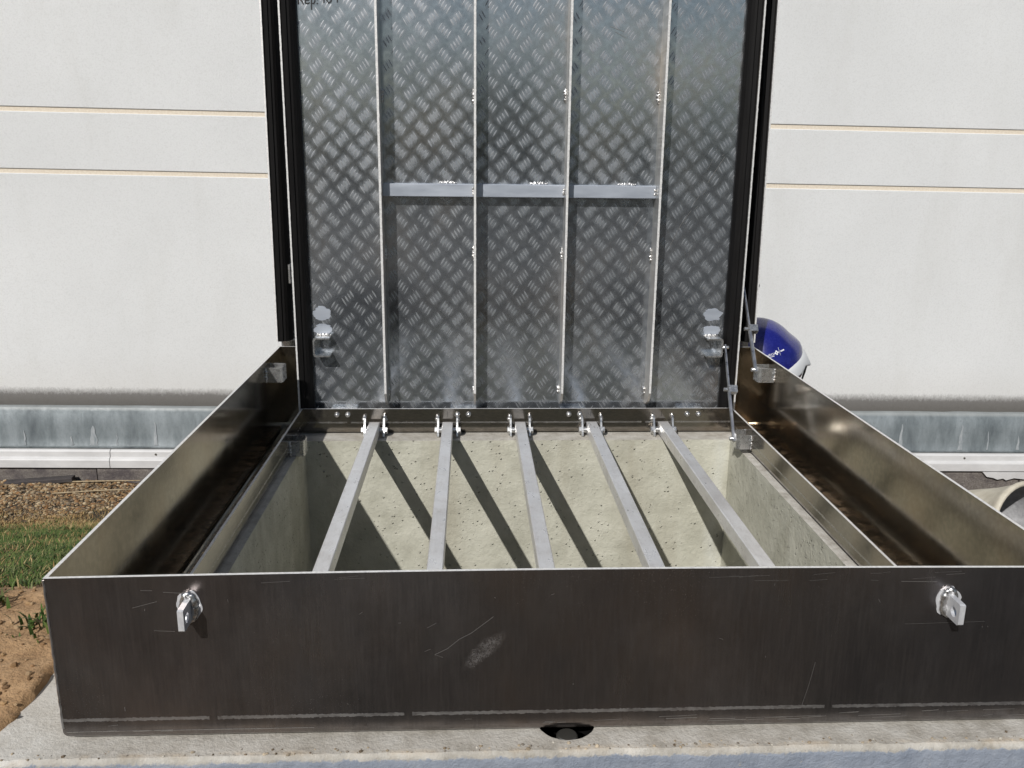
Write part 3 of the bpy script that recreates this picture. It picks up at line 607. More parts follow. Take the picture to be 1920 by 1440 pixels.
# hinge bolt heads on the rear inner wall
for x in (-.422, -.397, -.144, -.118, .116, .142, .396, .423):
    mb = MB(); mb.tube([(x, .001, .0415), (x, -.0025, .0415), (x, -.006, .0415), (x, -.0075, .0415)], [.0068, .0066, .0048, .0018], 12); mesh_obj('bolt_head', mb, 'galvanised', INNER_REAR)
for x in (-.339, -.1675, .168, .335):
    mb = MB(); mb.box((x - .0003, -.0004, .036), (x + .0003, .0002, .049)); mesh_obj('pencil_tick', mb, 'ink', INNER_REAR)

# ------------------------------------------------------------------ lids
def jag(z, s): return .0005 * nz(z * 130, s) + .0004 * nz(z * 330, s + 2)
def strip_z(mb_, x0, x1, y0, y1, z0, z1, seed, step=.004, m=0, medge=1, lean=None):
    """upright flat bar, front edge (y0) ragged; lean(y,z)->y"""
    n = int((z1 - z0) / step); vs = []
    ln = lean or (lambda y, z: y)
    for i in range(n + 1):
        z = z0 + (z1 - z0) * i / n; j = jag(z, seed)
        vs += [(x0 + j, ln(y0 - abs(j) * .6, z), z), (x1 + jag(z, seed + 5), ln(y0, z), z), (x1, ln(y1, z), z), (x0, ln(y1, z), z)]
    for i in range(n):
        b = i * 4; c = b + 4
        mb_.add([vs[b], vs[b + 1], vs[c + 1], vs[c]], [(0, 1, 2, 3)], medge)
        mb_.add([vs[b + 1], vs[b + 2], vs[c + 2], vs[c + 1]], [(0, 1, 2, 3)], m); mb_.add([vs[b + 3], vs[b], vs[c], vs[c + 3]], [(0, 1, 2, 3)], m); mb_.add([vs[b + 2], vs[b + 3], vs[c + 3], vs[c + 2]], [(0, 1, 2, 3)], m)
    mb_.add(vs[:4], [(3, 2, 1, 0)], medge); mb_.add(vs[-4:], [(0, 1, 2, 3)], medge)
def tread(x0, x1, z0, z1, yp, lean=None, skip=None):
    m_ = MB(); P_ = .0497; ln = lean or (lambda y, z: y)
    prof = [(-1, 0, 0), (-.55, .85, .75), (0, 1, 1), (.55, .85, .75), (1, 0, 0)]
    i0, i1 = int(x0 / P_) - 2, int(x1 / P_) + 2; j0, j1 = int(z0 / P_) - 2, int(z1 / P_) + 2
    for i in range(i0, i1):
        for j in range(j0, j1):
            for g_ in (0, 1):
                cx = (i + .5 * g_) * P_ + .006; cz = (j + .5 * g_) * P_ + .011; ad = R(121 if g_ == 0 else 59); sd = R(45 if g_ == 0 else -45)
                for k in range(4):
                    bx = cx + (k - 1.5) * .0080 * math.cos(sd) + rnd.gauss(0, .0005); bz = cz + (k - 1.5) * .0080 * math.sin(sd) + rnd.gauss(0, .0005)
                    if not (x0 + .006 < bx < x1 - .006 and z0 + .006 < bz < z1 - .006) or (skip and skip(bx, bz)): continue
                    L2 = (.0092 + (.0014 if k in (0, 3) else 0)) * rnd.uniform(.8, 1.15); Wd = .0022 * rnd.uniform(.75, 1.25); Hh = .00020 * (1 + .25 * nz(bx * 3, bz * 3, 1)); vs = []
                    ca, sa = math.cos(ad), math.sin(ad)
                    for (u, ww, hh) in prof:
                        for s_ in (-1, 0, 1):
                            px_ = bx + u * L2 * ca - s_ * Wd * ww * sa; pz_ = bz + u * L2 * sa + s_ * Wd * ww * ca
                            vs.append((px_, ln(yp - (hh * Hh if s_ == 0 else -.0001), pz_), pz_))
                    m_.add(vs, [(a * 3 + b, a * 3 + b + 1, a * 3 + b + 4, a * 3 + b + 3) for a in range(4) for b in (0, 1)], 0, True)
    return m_
YP = .032; LT = 1.15
IL = thing('inner_lid', (0, YP, .03), 'inner tread-plate hatch lid standing open with four upright ribs and black seal', 'hatch lid', None)
mb = MB(); mb.box((-.5055, YP, .030), (.5055, YP + .004, LT)); PL = mesh_obj('lid_plate', mb, 'alu_lid', IL)
ribx = [-.307, -.1035, .0965, .300]
def sk(x, z): return any(abs(x - r) < .008 for r in ribx)
o = mesh_obj('tread_pattern', tread(-.50, .50, .03, LT, YP, None, sk), 'alu_tread', PL); o['kind'] = 'stuff'
for sg in (-1, 1):
    mb = MB(); xa, xb = (sg * .5090, sg * .5055) if sg < 0 else (sg * .5055, sg * .5090); strip_z(mb, xa, xb, .0, YP + .004, .050, LT, 11 + sg); mesh_obj('side_flange', mb, ['alu_rib', 'cut_edge'], IL)
    mb = MB(); x1 = sg * .5052; x0 = sg * .4765; prof = [(x1, .0045), (x1 - sg * .004, .0025), (x1 - sg * .011, .004), (x1 - sg * .012, .0075), (x1 - sg * .017, .0085), (x1 - sg * .023, .013), (x0, .022), (x0 - 0, .0315), (x1, .0315)]
    if sg > 0: prof = prof[::-1]
    mb.prism(prof, lambda p: (p[0], p[1], .040), lambda p: (p[0], p[1], LT - .003)); mesh_obj('rubber_seal', mb, 'rubber_and_pocket_shade', IL)
mb = MB(); mb.box((-.5055, .0, LT - .0035), (.5055, YP, LT)); mesh_obj('top_flange', mb, 'alu_rib', IL)
for i, rx in enumerate(ribx):
    mb = MB(); hw = .0024; strip_z(mb, rx - hw, rx + hw, -.025, YP - .0002, .098, LT - .02, 30 + i)
    # tapered foot
    poly = [(-.025, .098), (YP - .0002, .098), (YP - .0002, .062), (.012, .062), (-.012, .076)]
    mb.prism(poly, lambda p: (rx - hw, p[0], p[1]), lambda p: (rx + hw, p[0], p[1])); rib = mesh_obj('rib', mb, ['alu_rib', 'cut_edge'], IL)
    for zc, ln in ((.752, .030), (.41, .034), (.09, .02), (.99, .03)):
        zc += .012 * nz(i * 3, zc * 9); m2 = MB(); sd = 1 if rx < -.2 else -1
        weld_line(m2, (rx + sd * (hw + .001), YP - .002, zc - ln / 2), (rx + sd * (hw + .001), YP - .002, zc + ln / 2), .0040, zc * 7 + i)
        mesh_obj('weld_bead', m2, 'weld', rib)
for (a_, b_, wx) in ((ribx[0], ribx[1], -.165), (ribx[1], ribx[2], .037), (ribx[2], ribx[3], .235)):
    mb = MB(); mb.cbox((a_ + .0028, .008, .5365), (b_ - .0028, YP - .0003, .5640), .0012, 0); cb = mesh_obj('cross_bar', mb, 'alu_cross', IL)
    m2 = MB()
    weld_line(m2, (wx - .020, YP - .004, .5660), (wx + .021, YP - .004, .5665), .0040, wx * 30)
    mesh_obj('weld_bead', m2, 'weld', cb)
    m2 = MB()
    weld_line(m2, (b_ - .0045, .010, .540), (b_ - .0045, .010, .561), .0034, wx * 11)
    mesh_obj('weld_bead', m2, 'weld', cb)
# stay brackets on the lid, with ground-off smears
for sg in (-1, 1):
    xo, xi = sg * .4695, sg * .4325; mb = MB(); th = .0035; zt, zb = .2225, .1785
    poly = [(xi, zt), (xo - sg * .006, zt), (xo - sg * .0015, zt - .0015), (xo, zt - .006), (xo, zb + .006), (xo - sg * .0015, zb + .0015), (xo - sg * .006, zb), (xi, zb), (xi, zb + th), (xo - sg * .0075, zb + th), (xo - sg * th, zb + .0075), (xo - sg * th, zt - .0075), (xo - sg * .0075, zt - th), (xi, zt - th)]
    if sg < 0: poly = poly[::-1]
    mb.prism(poly, lambda p: (p[0], -.004, p[1]), lambda p: (p[0], YP - .0003, p[1])); br = mesh_obj('stay_bracket', mb, 'galvanised', IL)
    m2 = MB()
    weld_line(m2, (xi, YP - .002, zt + .0015), (xo - sg * .004, YP - .002, zt + .0015), .0036, sg)
    mesh_obj('weld_bead', m2, 'weld', br); m2 = MB()
    weld_line(m2, (xi, YP - .002, zb - .0005), (xi + (xo - xi) * .6, YP - .002, zb - .0005), .003, sg * 3)
    mesh_obj('weld_bead', m2, 'weld', br)
    for (cx, cz, ra, rb, sd) in ((sg * .450, .272, .021, .0155, 1), (sg * .450, .236, .021, .012, 2)):
        pts = [(cx + ra * math.cos(t) * (1 + .30 * nz(math.cos(t) * 1.5, math.sin(t) * 1.5, sd + sg) + .38 * nz(math.cos(t) * 5, math.sin(t) * 5, sd + sg)), cz + rb * math.sin(t) * (1 + .30 * nz(math.cos(t) * 1.5, math.sin(t) * 1.5, sd * 3 + sg) + .22 * nz(math.cos(t) * 5, math.sin(t) * 5, sd * 3 + sg))) for t in [2 * math.pi * k / 32 for k in range(32)]]
        if sg > 0: pts = pts
        m2 = MB(); m2.prism(pts, lambda p: (p[0], YP - .0009, p[1]), lambda p: (p[0], YP + .001, p[1])); mesh_obj('ground_smear', m2, 'alu_cross', PL)
# scratches on the plate at the right
mb = MB()
def pscr(p, q, wd):
    (x0, z0), (x1, z1) = p, q; l = math.hypot(x1 - x0, z1 - z0); nx_, nz_ = -(z1 - z0) / l * wd / 2, (x1 - x0) / l * wd / 2
    mb.add([(x0 + nx_, YP - .0011, z0 + nz_), (x0 - nx_, YP - .0011, z0 - nz_), (x1 - nx_, YP - .0011, z1 - nz_), (x1 + nx_, YP - .0011, z1 + nz_)], [(0, 1, 2, 3)])
for (p, q, w_) in (((.418, .572), (.452, .628), .0011), ((.408, .545), (.416, .560), .0008), ((.388, .525), (.402, .545), .0008), ((.392, .512), (.398, .520), .0006), ((.362, .478), (.384, .510), .0009), ((.340, .430), (.362, .478), .0009), ((.44, .83), (.47, .85), .0008), ((.415, .60), (.425, .62), .0006),
                  ((.248, .44), (.258, .475), .0009), ((.258, .475), (.272, .495), .0009), ((.25, .36), (.256, .42), .0006), ((.185, .895), (.215, .885), .0008), ((.195, .885), (.22, .872), .0007), ((.31, .955), (.318, .945), .0009)):
    pscr(p, q, w_)
for _ in range(120):
    x = rnd.uniform(-.46, .46); z = rnd.uniform(.1, .95) if rnd.random() < .6 else rnd.uniform(.1, .35); an = rnd.uniform(0, 3.14); l = rnd.uniform(.0015, .006); pscr((x, z), (x + l * math.cos(an), z + l * math.sin(an)), rnd.choice((.0004, .0006, .001)))
o = mesh_obj('scratch_marks', mb, 'scratch', PL); o['kind'] = 'stuff'
# marker writing at the top left of the plate
mb = MB()
def stroke(pts, wd=.0026):
    for i in range(len(pts) - 1):
        (x0, z0), (x1, z1) = pts[i], pts[i + 1]; l = math.hypot(x1 - x0, z1 - z0) + 1e-9; nx_, nz_ = -(z1 - z0) / l * wd / 2, (x1 - x0) / l * wd / 2; ex, ez = (x1 - x0) / l * wd * .3, (z1 - z0) / l * wd * .3
        mb.add([(x0 - ex + nx_, YP - .0010 - i * 1e-6, z0 - ez + nz_), (x0 - ex - nx_, YP - .0010 - i * 1e-6, z0 - ez - nz_), (x1 + ex - nx_, YP - .0010 - i * 1e-6, z1 + ez - nz_), (x1 + ex + nx_, YP - .0010 - i * 1e-6, z1 + ez + nz_)], [(0, 1, 2, 3)])
def wr(x, z, pts, s=1.0): stroke([(x + a * s, z + b * s) for a, b in pts])
bz = .9275
wr(-.4725, bz, [(0, 0), (.001, .011), (.002, .022), (.008, .0235), (.011, .019), (.008, .013), (.002, .011), (.008, .005), (.010, 0)])
wr(-.4585, bz + .001, [(.001, .006), (.008, .007), (.007, .011), (.003, .012), (0, .007), (.001, .001), (.006, 0), (.009, .002)])
wr(-.4465, bz, [(.001, -.010), (.001, .002), (.002, .012), (.007, .012), (.009, .007), (.006, .001), (.001, .002)])
wr(-.4335, bz, [(0, .001), (.0008, .0018)]); wr(-.4335, bz, [(0, .009), (.0008, .0098)])
wr(-.4205, bz + .004, [(-.006, .017), (.003, .021), (.001, 0)])
wr(-.4045, bz + .003, [(0, .010), (-.004, .018), (-.008, .016), (-.009, .006), (-.005, 0), (0, .003), (.001, .012), (-.002, .018)])
wr(-.3915, bz + .004, [(-.006, .017), (.001, .021), (0, .001)])
o = mesh_obj('marker_writing', mb, 'ink', PL)

# outer lid behind
LEAN = lambda y, z: y + (z - H) * .032
OL = thing('outer_lid', (0, .1, .15), 'wider outer hatch lid standing open behind the ribbed inner lid', 'hatch lid')
YO = .098; OT = 1.215
mb = MB(); xw = .5615
mb.prism([(YO, .150), (YO + .004, .150), (YO + .004, OT), (YO, OT)], lambda p: (-xw, LEAN(*p), p[1]), lambda p: (xw, LEAN(*p), p[1])); OP = mesh_obj('lid_plate', mb, 'alu_lid', OL)
for a_, b_ in ((-.56, -.45), (.45, .56)):
    o = mesh_obj('tread_pattern', tread(a_, b_, .17, OT, YO, LEAN), 'alu_tread', OP); o['kind'] = 'stuff'
for sg in (-1, 1):
    mb = MB(); xa, xb = (sg * .565, sg * .5615) if sg < 0 else (sg * .5615, sg * .565); strip_z(mb, xa, xb, .0605, YO + .004, .200 if True else 0, OT, 51 + sg, .004, 0, 1, LEAN); mesh_obj('side_flange', mb, ['alu_rib', 'cut_edge'], OL)
    x1 = sg * .5612; x0 = sg * .532; mb = MB(); prof = [(x1, .066), (x1 - sg * .004, .064), (x1 - sg * .011, .0655), (x1 - sg * .012, .069), (x1 - sg * .017, .070), (x1 - sg * .023, .075), (x0, .086), (x0, YO - .0005), (x1, YO - .0005)]
    if sg > 0: prof = prof[::-1]
    mb.prism(prof, lambda p: (p[0], LEAN(p[1], .2), .2), lambda p: (p[0], LEAN(p[1], OT - .003), OT - .003)); mesh_obj('rubber_seal', mb, 'rubber_and_pocket_shade', OL)
mb = MB(); mb.prism([(.0605, OT - .0035), (YO, OT - .0035), (YO, OT - .0003), (.0605, OT - .0003)], lambda p: (-xw, LEAN(*p), p[1]), lambda p: (xw, LEAN(*p), p[1])); mesh_obj('top_flange', mb, 'alu_rib', OL)
# bracket for the outer stay and a lifting handle on the back
for sg in (-1, 1):
    mb = MB(); mb.box((sg * .530 - .002, LEAN(.070, .36), .335), (sg * .530 + .002, LEAN(YO, .36), .378)); mesh_obj('stay_bracket', mb, 'galvanised', OL)
mb = MB(); hz0 = .33; yb = LEAN(YO + .004, hz0)
mb.tube([(.40, yb, hz0), (.40, yb + .05, hz0), (.415, yb + .06, hz0), (.56, yb + .06, hz0), (.575, yb + .05, hz0 + .0), (.575, yb - .002 + .002, hz0)], .006, 10); mesh_obj('lifting_handle', mb, 'galvanised', OL)

# hinge leaves under the lids
for x in (-.41, -.131, .129, .41):
    mb = MB(); mb.box((x - .03, .0046, .030), (x + .03, .0075, .050)); mb.tube([(x - .03, .0115, .0475), (x + .03, .0115, .0475)], .0045, 10); mb.box((x - .03, .0150, .0445), (x + .03, YP - .0003, .0475)); mesh_obj('hinge', mb, 'galvanised', IL)
for x in (-.42, 0, .42):
    mb = MB(); mb.box((x - .03, YB + .0005, .150), (x + .03, YB + .0035, .186)); mb.tube([(x - .03, YB + .009, .184), (x + .03, YB + .009, .184)], .005, 10); mb.box((x - .03, YB + .0138, .180), (x + .03, YO - .0006, .184)); mesh_obj('hinge', mb, 'galvanised', OL)

# ------------------------------------------------------------------ stay arms
def stay(name, p0, p1, fr, label, clip_dx):
    p0, p1 = Vector(p0), Vector(p1); t = thing(name, tuple(p0), label, 'stay arm', 'stay arms on the right of the hatch')
    d = (p1 - p0).normalized(); pm = p0 + (p1 - p0) * fr
    sidev = d.cross(Vector((1, 0, 0))).normalized(); xv = sidev.cross(d).normalized()
    def bar(a_, b_, hw, hh, name_, mat='stay_steel'):
        m_ = MB(); c = hw * .3; poly = [(hw - c, hh), (hw, hh - c), (hw, -hh + c), (hw - c, -hh), (-hw + c, -hh), (-hw, -hh + c), (-hw, hh - c), (-hw + c, hh)]
        m_.prism(poly, lambda p: a_ + xv * p[0] + sidev * p[1], lambda p: b_ + xv * p[0] + sidev * p[1]); return mesh_obj(name_, m_, mat, t)
    bar(p0 - d * .006, pm, .0033, .0040, 'lower_tube'); bar(pm - d * .01, p1 + d * .006, .0019, .0045, 'upper_rod')
    c0 = pm + xv * .010 * clip_dx
    m_ = MB(); cc = pm + d * .006 + xv * .008; hx, hd, hs = .0095, .0085, .007
    vs = [cc + xv * a_ * hx + d * b_ * hd + sidev * c_ * hs for c_ in (-1, 1) for b_ in (-1, 1) for a_ in (-1, 1)]
    m_.add(vs, [(0, 1, 3, 2), (4, 6, 7, 5), (0, 4, 5, 1), (2, 3, 7, 6), (0, 2, 6, 4), (1, 5, 7, 3)]); mesh_obj('locking_clip', m_, 'galvanised', t)
    m_ = MB(); m_.tube([pm + d * .006 - xv * .012, pm + d * .006 - xv * .004], .0042, 10); mesh_obj('pivot_pin', m_, 'galvanised', t)
    for q in (p0, p1):
        m_ = MB(); m_.tube([q - Vector((.010, 0, 0)), q - Vector((.009, 0, 0)), q + Vector((.008, 0, 0))], [.0032, .0046, .0040], 8); mesh_obj('bolt', m_, 'galvanised', t)
stay('stay_arm', (.4655, -.146, .0275), (.4760, .002, .2010), .50, 'short jointed steel stay arm holding the inner lid at right', 1)
stay('stay_arm', (.5180, -.098, .1720), (.5245, .072, .3560), .40, 'jointed steel stay arm on the outer wall beside the blue hard hat', 1)

# ------------------------------------------------------------------ safety bars
barx = [-.335, -.1665, .0015, .1685, .337]
BARLAB = ['leftmost aluminium safety bar across the pit', 'second safety bar from the left across the pit', 'middle one of the five safety bars across the pit', 'second safety bar from the right across the pit', 'rightmost aluminium safety bar across the pit']
def bar_thing(x):
    t = thing('safety_bar', (x, -.52, .0), BARLAB[0], 'safety bar', 'safety bars across the pit')
    ps = []
    mb = MB(); mb.cbox((x - .0122, -1.036, .0010), (x + .0122, -.0135, .0270), .0012, 1); mesh_obj('bar', mb, 'alu_bar', t)
    for sg in (-1, 1):
        xo = x + sg * .0220; mb = MB(); th = .0022
        poly = [(-.0006, .040), (-.008, .0405), (-.014, .036), (-.020, .022), (-.029, .006), (-.0315, -.002), (-.029, -.0065), (-.022, -.0085), (-.010, -.0085), (-.0006, -.004)]
        mb.prism(poly, lambda p: (xo - th, p[0], p[1] + .0), lambda p: (xo + th, p[0], p[1])); br = mesh_obj('pivot_bracket', mb, 'galvanised', t)
        m2 = MB()
        weld_line(m2, (xo + sg * .001, -.003, .0425), (xo + sg * .0035, -.002, .024), .0052, x * 20 + sg)
        mesh_obj('weld_bead', m2, 'weld', br)
        m2 = MB(); m2.tube([(xo + sg * .0018, -.019, .009), (xo + sg * .0075, -.019, .009), (xo + sg * .0085, -.019, .009)], [.0086, .0086, .0070], 6, 0, True, False); mesh_obj('bolt_head', m2, 'galvanised', br)
        m2 = MB(); m2.tube([(x + sg * .0126, -.019, .009), (xo - sg * .0016, -.019, .009)], .0072, 12); mesh_obj('spacer', m2, 'galvanised', br)
    return t
b0 = bar_thing(barx[0])
for x, lab in list(zip(barx, BARLAB))[1:]:
    c = b0.copy(); COL.objects.link(c); c.location = (x, -.52, 0); c['label'] = lab
    for ch in list(b0.children):
        d = ch.copy(); COL.objects.link(d); d.parent = c
        for g_ in list(ch.children):
            e = g_.copy(); COL.objects.link(e); e.parent = d

# ------------------------------------------------------------------ hard hat hanging behind the lid
HCN = Vector((.677, .330, .090)); HA, HB, HCc, TL = .104, .108, .124, R(29)
HT = thing('hard_hat', tuple(HCN), 'blue hard hat with white rim and printed logo behind the open lid', 'hard hat')
def hat(u, v, w_): return (HCN.x + u * math.cos(TL) - w_ * math.sin(TL), HCN.y + v, HCN.z + u * math.sin(TL) + w_ * math.cos(TL))
def dome(name, th0, th1, sc, mat, nu=48, nv=18, off=0.0):
    m_ = MB(); vs = []
    for j in range(nv + 1):
        ph = th0 + (th1 - th0) * j / nv
        for i in range(nu):
            t = 2 * math.pi * i / nu; u, v, w_ = HA * sc * math.sin(ph) * math.cos(t), HB * sc * math.sin(ph) * math.sin(t), HCc * sc * math.cos(ph)
            # crest along the length and back lip
            k = 1 + .028 * math.exp(-(v / .018) ** 2) * max(0, math.cos(ph)) ** .5 if w_ > 0 else 1
            lip = .010 * sstep(.35, .0, abs(w_) / HCc) * max(0, math.cos(t)) ** 2
            vs.append(hat(u * k + lip, v * k, w_ * k))
    m_.add(vs, [(j * nu + i, (j + 1) * nu + i, (j + 1) * nu + (i + 1) % nu, j * nu + (i + 1) % nu) for j in range(nv) for i in range(nu)], 0, True)
    return mesh_obj(name, m_, mat, HT)
SH = dome('shell', 0.0, R(98), 1.0, 'hat_blue')
m_ = MB(); nu = 48; vs = []      # white lower rim with a raised back peak
for j, (rr, wz_) in enumerate(((1.0, -.016), (1.015, -.018), (1.03, -.026), (1.035, -.045), (1.02, -.049), (.99, -.044), (.97, -.020))):
    for i in range(nu):
        t = 2 * math.pi * i / nu; pk = max(0, math.cos(t)) ** 5; cut = .010 * math.exp(-((math.cos(t) - .80) / .10) ** 2)
        vs.append(hat(HA * rr * math.cos(t) + pk * .009 * (1 if j in (2, 3, 4) else .5), HB * rr * math.sin(t), wz_ + (cut if j in (3, 4, 5) else 0) + (pk * -.016 if j in (3, 4, 5) else pk * .004)))
m_.add(vs, [(j * nu + i, (j + 1) * nu + i, (j + 1) * nu + (i + 1) % nu, j * nu + (i + 1) % nu) for j in range(6) for i in range(nu)], 0, True); mesh_obj('rim', m_, 'hat_white', HT)
m_ = MB(); vs = []; nu = 32
for j, w_ in enumerate((-.018, -.060, -.066)):
    for i in range(nu):
        t = 2 * math.pi * i / nu; vs.append(hat(HA * .86 * math.cos(t), HB * .84 * math.sin(t), w_))
m_.add(vs, [(j * nu + i, (j + 1) * nu + i, (j + 1) * nu + (i + 1) % nu, j * nu + (i + 1) % nu) for j in range(2) for i in range(nu)], 0, True); mesh_obj('headband', m_, 'hat_red', HT)
m_ = MB(); vs = []
for i in range(nu): t = 2 * math.pi * i / nu; vs.append(hat(HA * .95 * math.cos(t), HB * .95 * math.sin(t), -.020))
m_.add(vs, [tuple(range(nu))]); mesh_obj('liner', m_, 'hat_strap', HT)
for (u0, v0) in ((.098, -.045), (.112, -.02), (.105, -.035)):
    m_ = MB(); p = hat(u0, v0, -.040); q = (p[0] - .012 + u0 * .05, p[1], p[2] - .055); m_.tube([p, ((p[0] + q[0]) / 2 + .003, p[1] - .002, (p[2] + q[2]) / 2), q], .0024 if v0 != -.035 else .0014, 6); mesh_obj('chin_strap', m_, 'hat_strap' if v0 != -.035 else 'buckle', HT)
# strap over the lid's handle
m_ = MB(); hy = LEAN(YO + .004, .33) + .06
m_.tube([hat(-.10, -.05, .0), (.55, hy + .012, .25), (.545, hy, .341), (.53, hy - .006, .30), hat(-.06, -.085, -.02)], .003, 6); mesh_obj('hanging_strap', m_, 'hat_strap', HT)
# crest vent on top
m_ = MB(); vs = []
for i in range(17):
    u = -.085 + .105 * i / 16
    for v in (-.022, -.020, 0, .020, .022):
        w_ = HCc * math.sqrt(max(0, 1 - (u / HA) ** 2 - (v / HB) ** 2)); e = 0 if abs(v) > .021 else .0055
        vs.append(hat(u, v, w_ * 1.01 + e))
m_.add(vs, [(i * 5 + k, i * 5 + k + 1, (i + 1) * 5 + k + 1, (i + 1) * 5 + k) for i in range(16) for k in range(4)], 0, True); m_.add(vs[-5:], [(0, 1, 2, 3, 4)]); mesh_obj('crest_vent', m_, 'hat_blue', HT)
# print on the near side
def on_hat(x, z):
    dx, dz = x - HCN.x, z - HCN.z; u = dx * math.cos(TL) + dz * math.sin(TL); w_ = -dx * math.sin(TL) + dz * math.cos(TL)
    k = 1.006; q = 1 - (u / (HA * k)) ** 2 - (w_ / (HCc * k)) ** 2
    return (x, HCN.y - HB * k * math.sqrt(max(q, .001)), z)
LX, LZ, LA = .6480, .1243, R(17)
def lg(s_, t_): return on_hat(LX + s_ * math.cos(LA) - t_ * math.sin(LA), LZ + s_ * math.sin(LA) + t_ * math.cos(LA))
def text_mesh(txt, size, ox, oz, mb_):
    cu = bpy.data.curves.new('txt', 'FONT'); cu.body = txt; cu.size = size; cu.resolution_u = 3
    ob = bpy.data.objects.new('txt', cu); COL.objects.link(ob); bpy.context.view_layer.update()
    me_ = bpy.data.meshes.new_from_object(ob); vs = [lg(ox + v.co.x * 1.25, oz + v.co.y) for v in me_.vertices]
    mb_.add(vs, [tuple(p.vertices) for p in me_.polygons]); bpy.data.objects.remove(ob); bpy.data.meshes.remove(me_); bpy.data.curves.remove(cu)
mb = MB(); text_mesh('ONEGI', .0080, -.0010, 0, mb)
def lquad(a_, b_, c_, d_): mb.add([lg(a_, b_), lg(c_, b_), lg(c_, d_), lg(a_, d_)], [(0, 1, 2, 3)])
for i in range(6): lquad(.001 + i * .0045, -.0032, .001 + i * .0045 + .0045, -.0020)
for (cx, cz) in ((.0325, .0033), (.0360, .0068), (.0360, -.0002), (.0395, .0033)):
    mb.add([lg(cx + .0023 * math.cos(t), cz + .0023 * math.sin(t)) for t in [2 * math.pi * k / 10 for k in range(10)]], [tuple(range(10))])
for i in range(4): lquad(.0440, -.006 + i * .005, .0447, -.006 + i * .005 + .005)
for i in range(3): lquad(.0475 + i * .0040, .0014, .0475 + i * .0040 + .0033, .0048)
mesh_obj('printed_logo', mb, 'hat_print', SH)

# ------------------------------------------------------------------ beige duct lying on the gravel at right
AX = Vector((.30, -.92, .22)).normalized(); O_ = Vector((1.885, .865, -.630)); u_ = AX.cross(Vector((0, 0, 1))).normalized(); v_ = u_.cross(AX).normalized()
if v_.z < 0: v_ = -v_
DT = thing('plastic_duct', (2.0, 1.0, -.78), 'beige plastic duct end with grey lining lying on the gravel', 'duct')
def ring_pts(c, r, n=36): return [c + u_ * r * math.cos(2 * math.pi * k / n) + v_ * r * .92 * math.sin(2 * math.pi * k / n) for k in range(n)]
def shell(lst, mat, name):
    m_ = MB(); n = 36; vs = [p for c, r in lst for p in ring_pts(c, r)]
    m_.add(vs, [(j * n + k, j * n + (k + 1) % n, (j + 1) * n + (k + 1) % n, (j + 1) * n + k) for j in range(len(lst) - 1) for k in range(n)], 0, True); return mesh_obj(name, m_, mat, DT)
shell([(O_ - AX * .42, .05), (O_ - AX * .30, .085), (O_ - AX * .12, .125), (O_ - AX * .04, .15), (O_ - AX * .018, .165), (O_, .166), (O_ + AX * .004, .158), (O_ - AX * .002, .150)], 'beige_plastic', 'duct_body')
shell([(O_ - AX * .002, .150), (O_ - AX * .03, .146), (O_ - AX * .12, .118), (O_ - AX * .28, .08), (O_ - AX * .29, .01)], 'grey_liner', 'duct_lining')

# ------------------------------------------------------------------ gravel, sticks
ico_v = []; ph = (1 + 5 ** .5) / 2
for a_, b_ in ((-1, ph), (1, ph), (-1, -ph), (1, -ph)): ico_v.append((a_, b_, 0))
for a_, b_ in ((-1, ph), (1, ph), (-1, -ph), (1, -ph)): ico_v.append((0, a_, b_))
for a_, b_ in ((-1, ph), (1, ph), (-1, -ph), (1, -ph)): ico_v.append((b_, 0, a_))
ico_v = [Vector(v).normalized() for v in ico_v]
ico_f = [(0, 11, 5), (0, 5, 1), (0, 1, 7), (0, 7, 10), (0, 10, 11), (1, 5, 9), (5, 11, 4), (11, 10, 2), (10, 7, 6), (7, 1, 8), (3, 9, 4), (3, 4, 2), (3, 2, 6), (3, 6, 8), (3, 8, 9), (4, 9, 5), (2, 4, 11), (6, 2, 10), (8, 6, 7), (9, 8, 1)]
SC = [(.34, .21, .10), (.25, .15, .07), (.44, .31, .17), (.16, .105, .06), (.36, .27, .17), (.20, .155, .11), (.11, .08, .05), (.50, .40, .26), (.30, .16, .07)]
mb = MB(); cols = []
def stone(x, y, z, s):
    e = Matrix.Rotation(rnd.uniform(0, 6.28), 3, 'Z') @ Matrix.Rotation(rnd.uniform(-.5, .5), 3, 'X'); sc = Vector((s, s * rnd.uniform(.65, 1), s * rnd.uniform(.45, .75)))
    c = rnd.choice(SC); k = rnd.uniform(.5, .95); o_ = len(mb.v)
    for v in ico_v:
        j = 1 + rnd.uniform(-.16, .16); q = e @ Vector((v.x * sc.x, v.y * sc.y, v.z * sc.z)) * j; mb.v.append((x + q.x, y + q.y, z + q.z)); cols.append(tuple(ch * k for ch in c))
    for f in ico_f: mb.f.append(tuple(i + o_ for i in f)); mb.m.append(0); mb.sm.append(False)
for (x0, x1, n) in ((-2.5, -.75, 16000), (1.35, 2.75, 6500), (-.75, 1.35, 900)):
    for _ in range(n):
        x = rnd.uniform(x0, x1); y = YW - .075 - (rnd.random() ** 1.15) * .56
        if y < 1.28 and rnd.random() < (1.28 - y) / .28 + .5 * nz(x * 5, y * 5): continue
        stone(x, y, ground_z(x, y) + .002, rnd.choice((.004, .005, .006, .007, .009)) * rnd.uniform(.75, 1.2))
o = mesh_obj('gravel', mb, 'stone', None, 'loose brown gravel along the foot of the building wall', 'stuff', cols)
def on_ground(name, pts, r, mat, label, cat):
    m_ = MB(); m_.tube([(x, y, ground_z(x, y) + dz) for x, y, dz in pts], r, 7); o_ = mesh_obj(name, m_, mat); return tag(o_, label, cat)
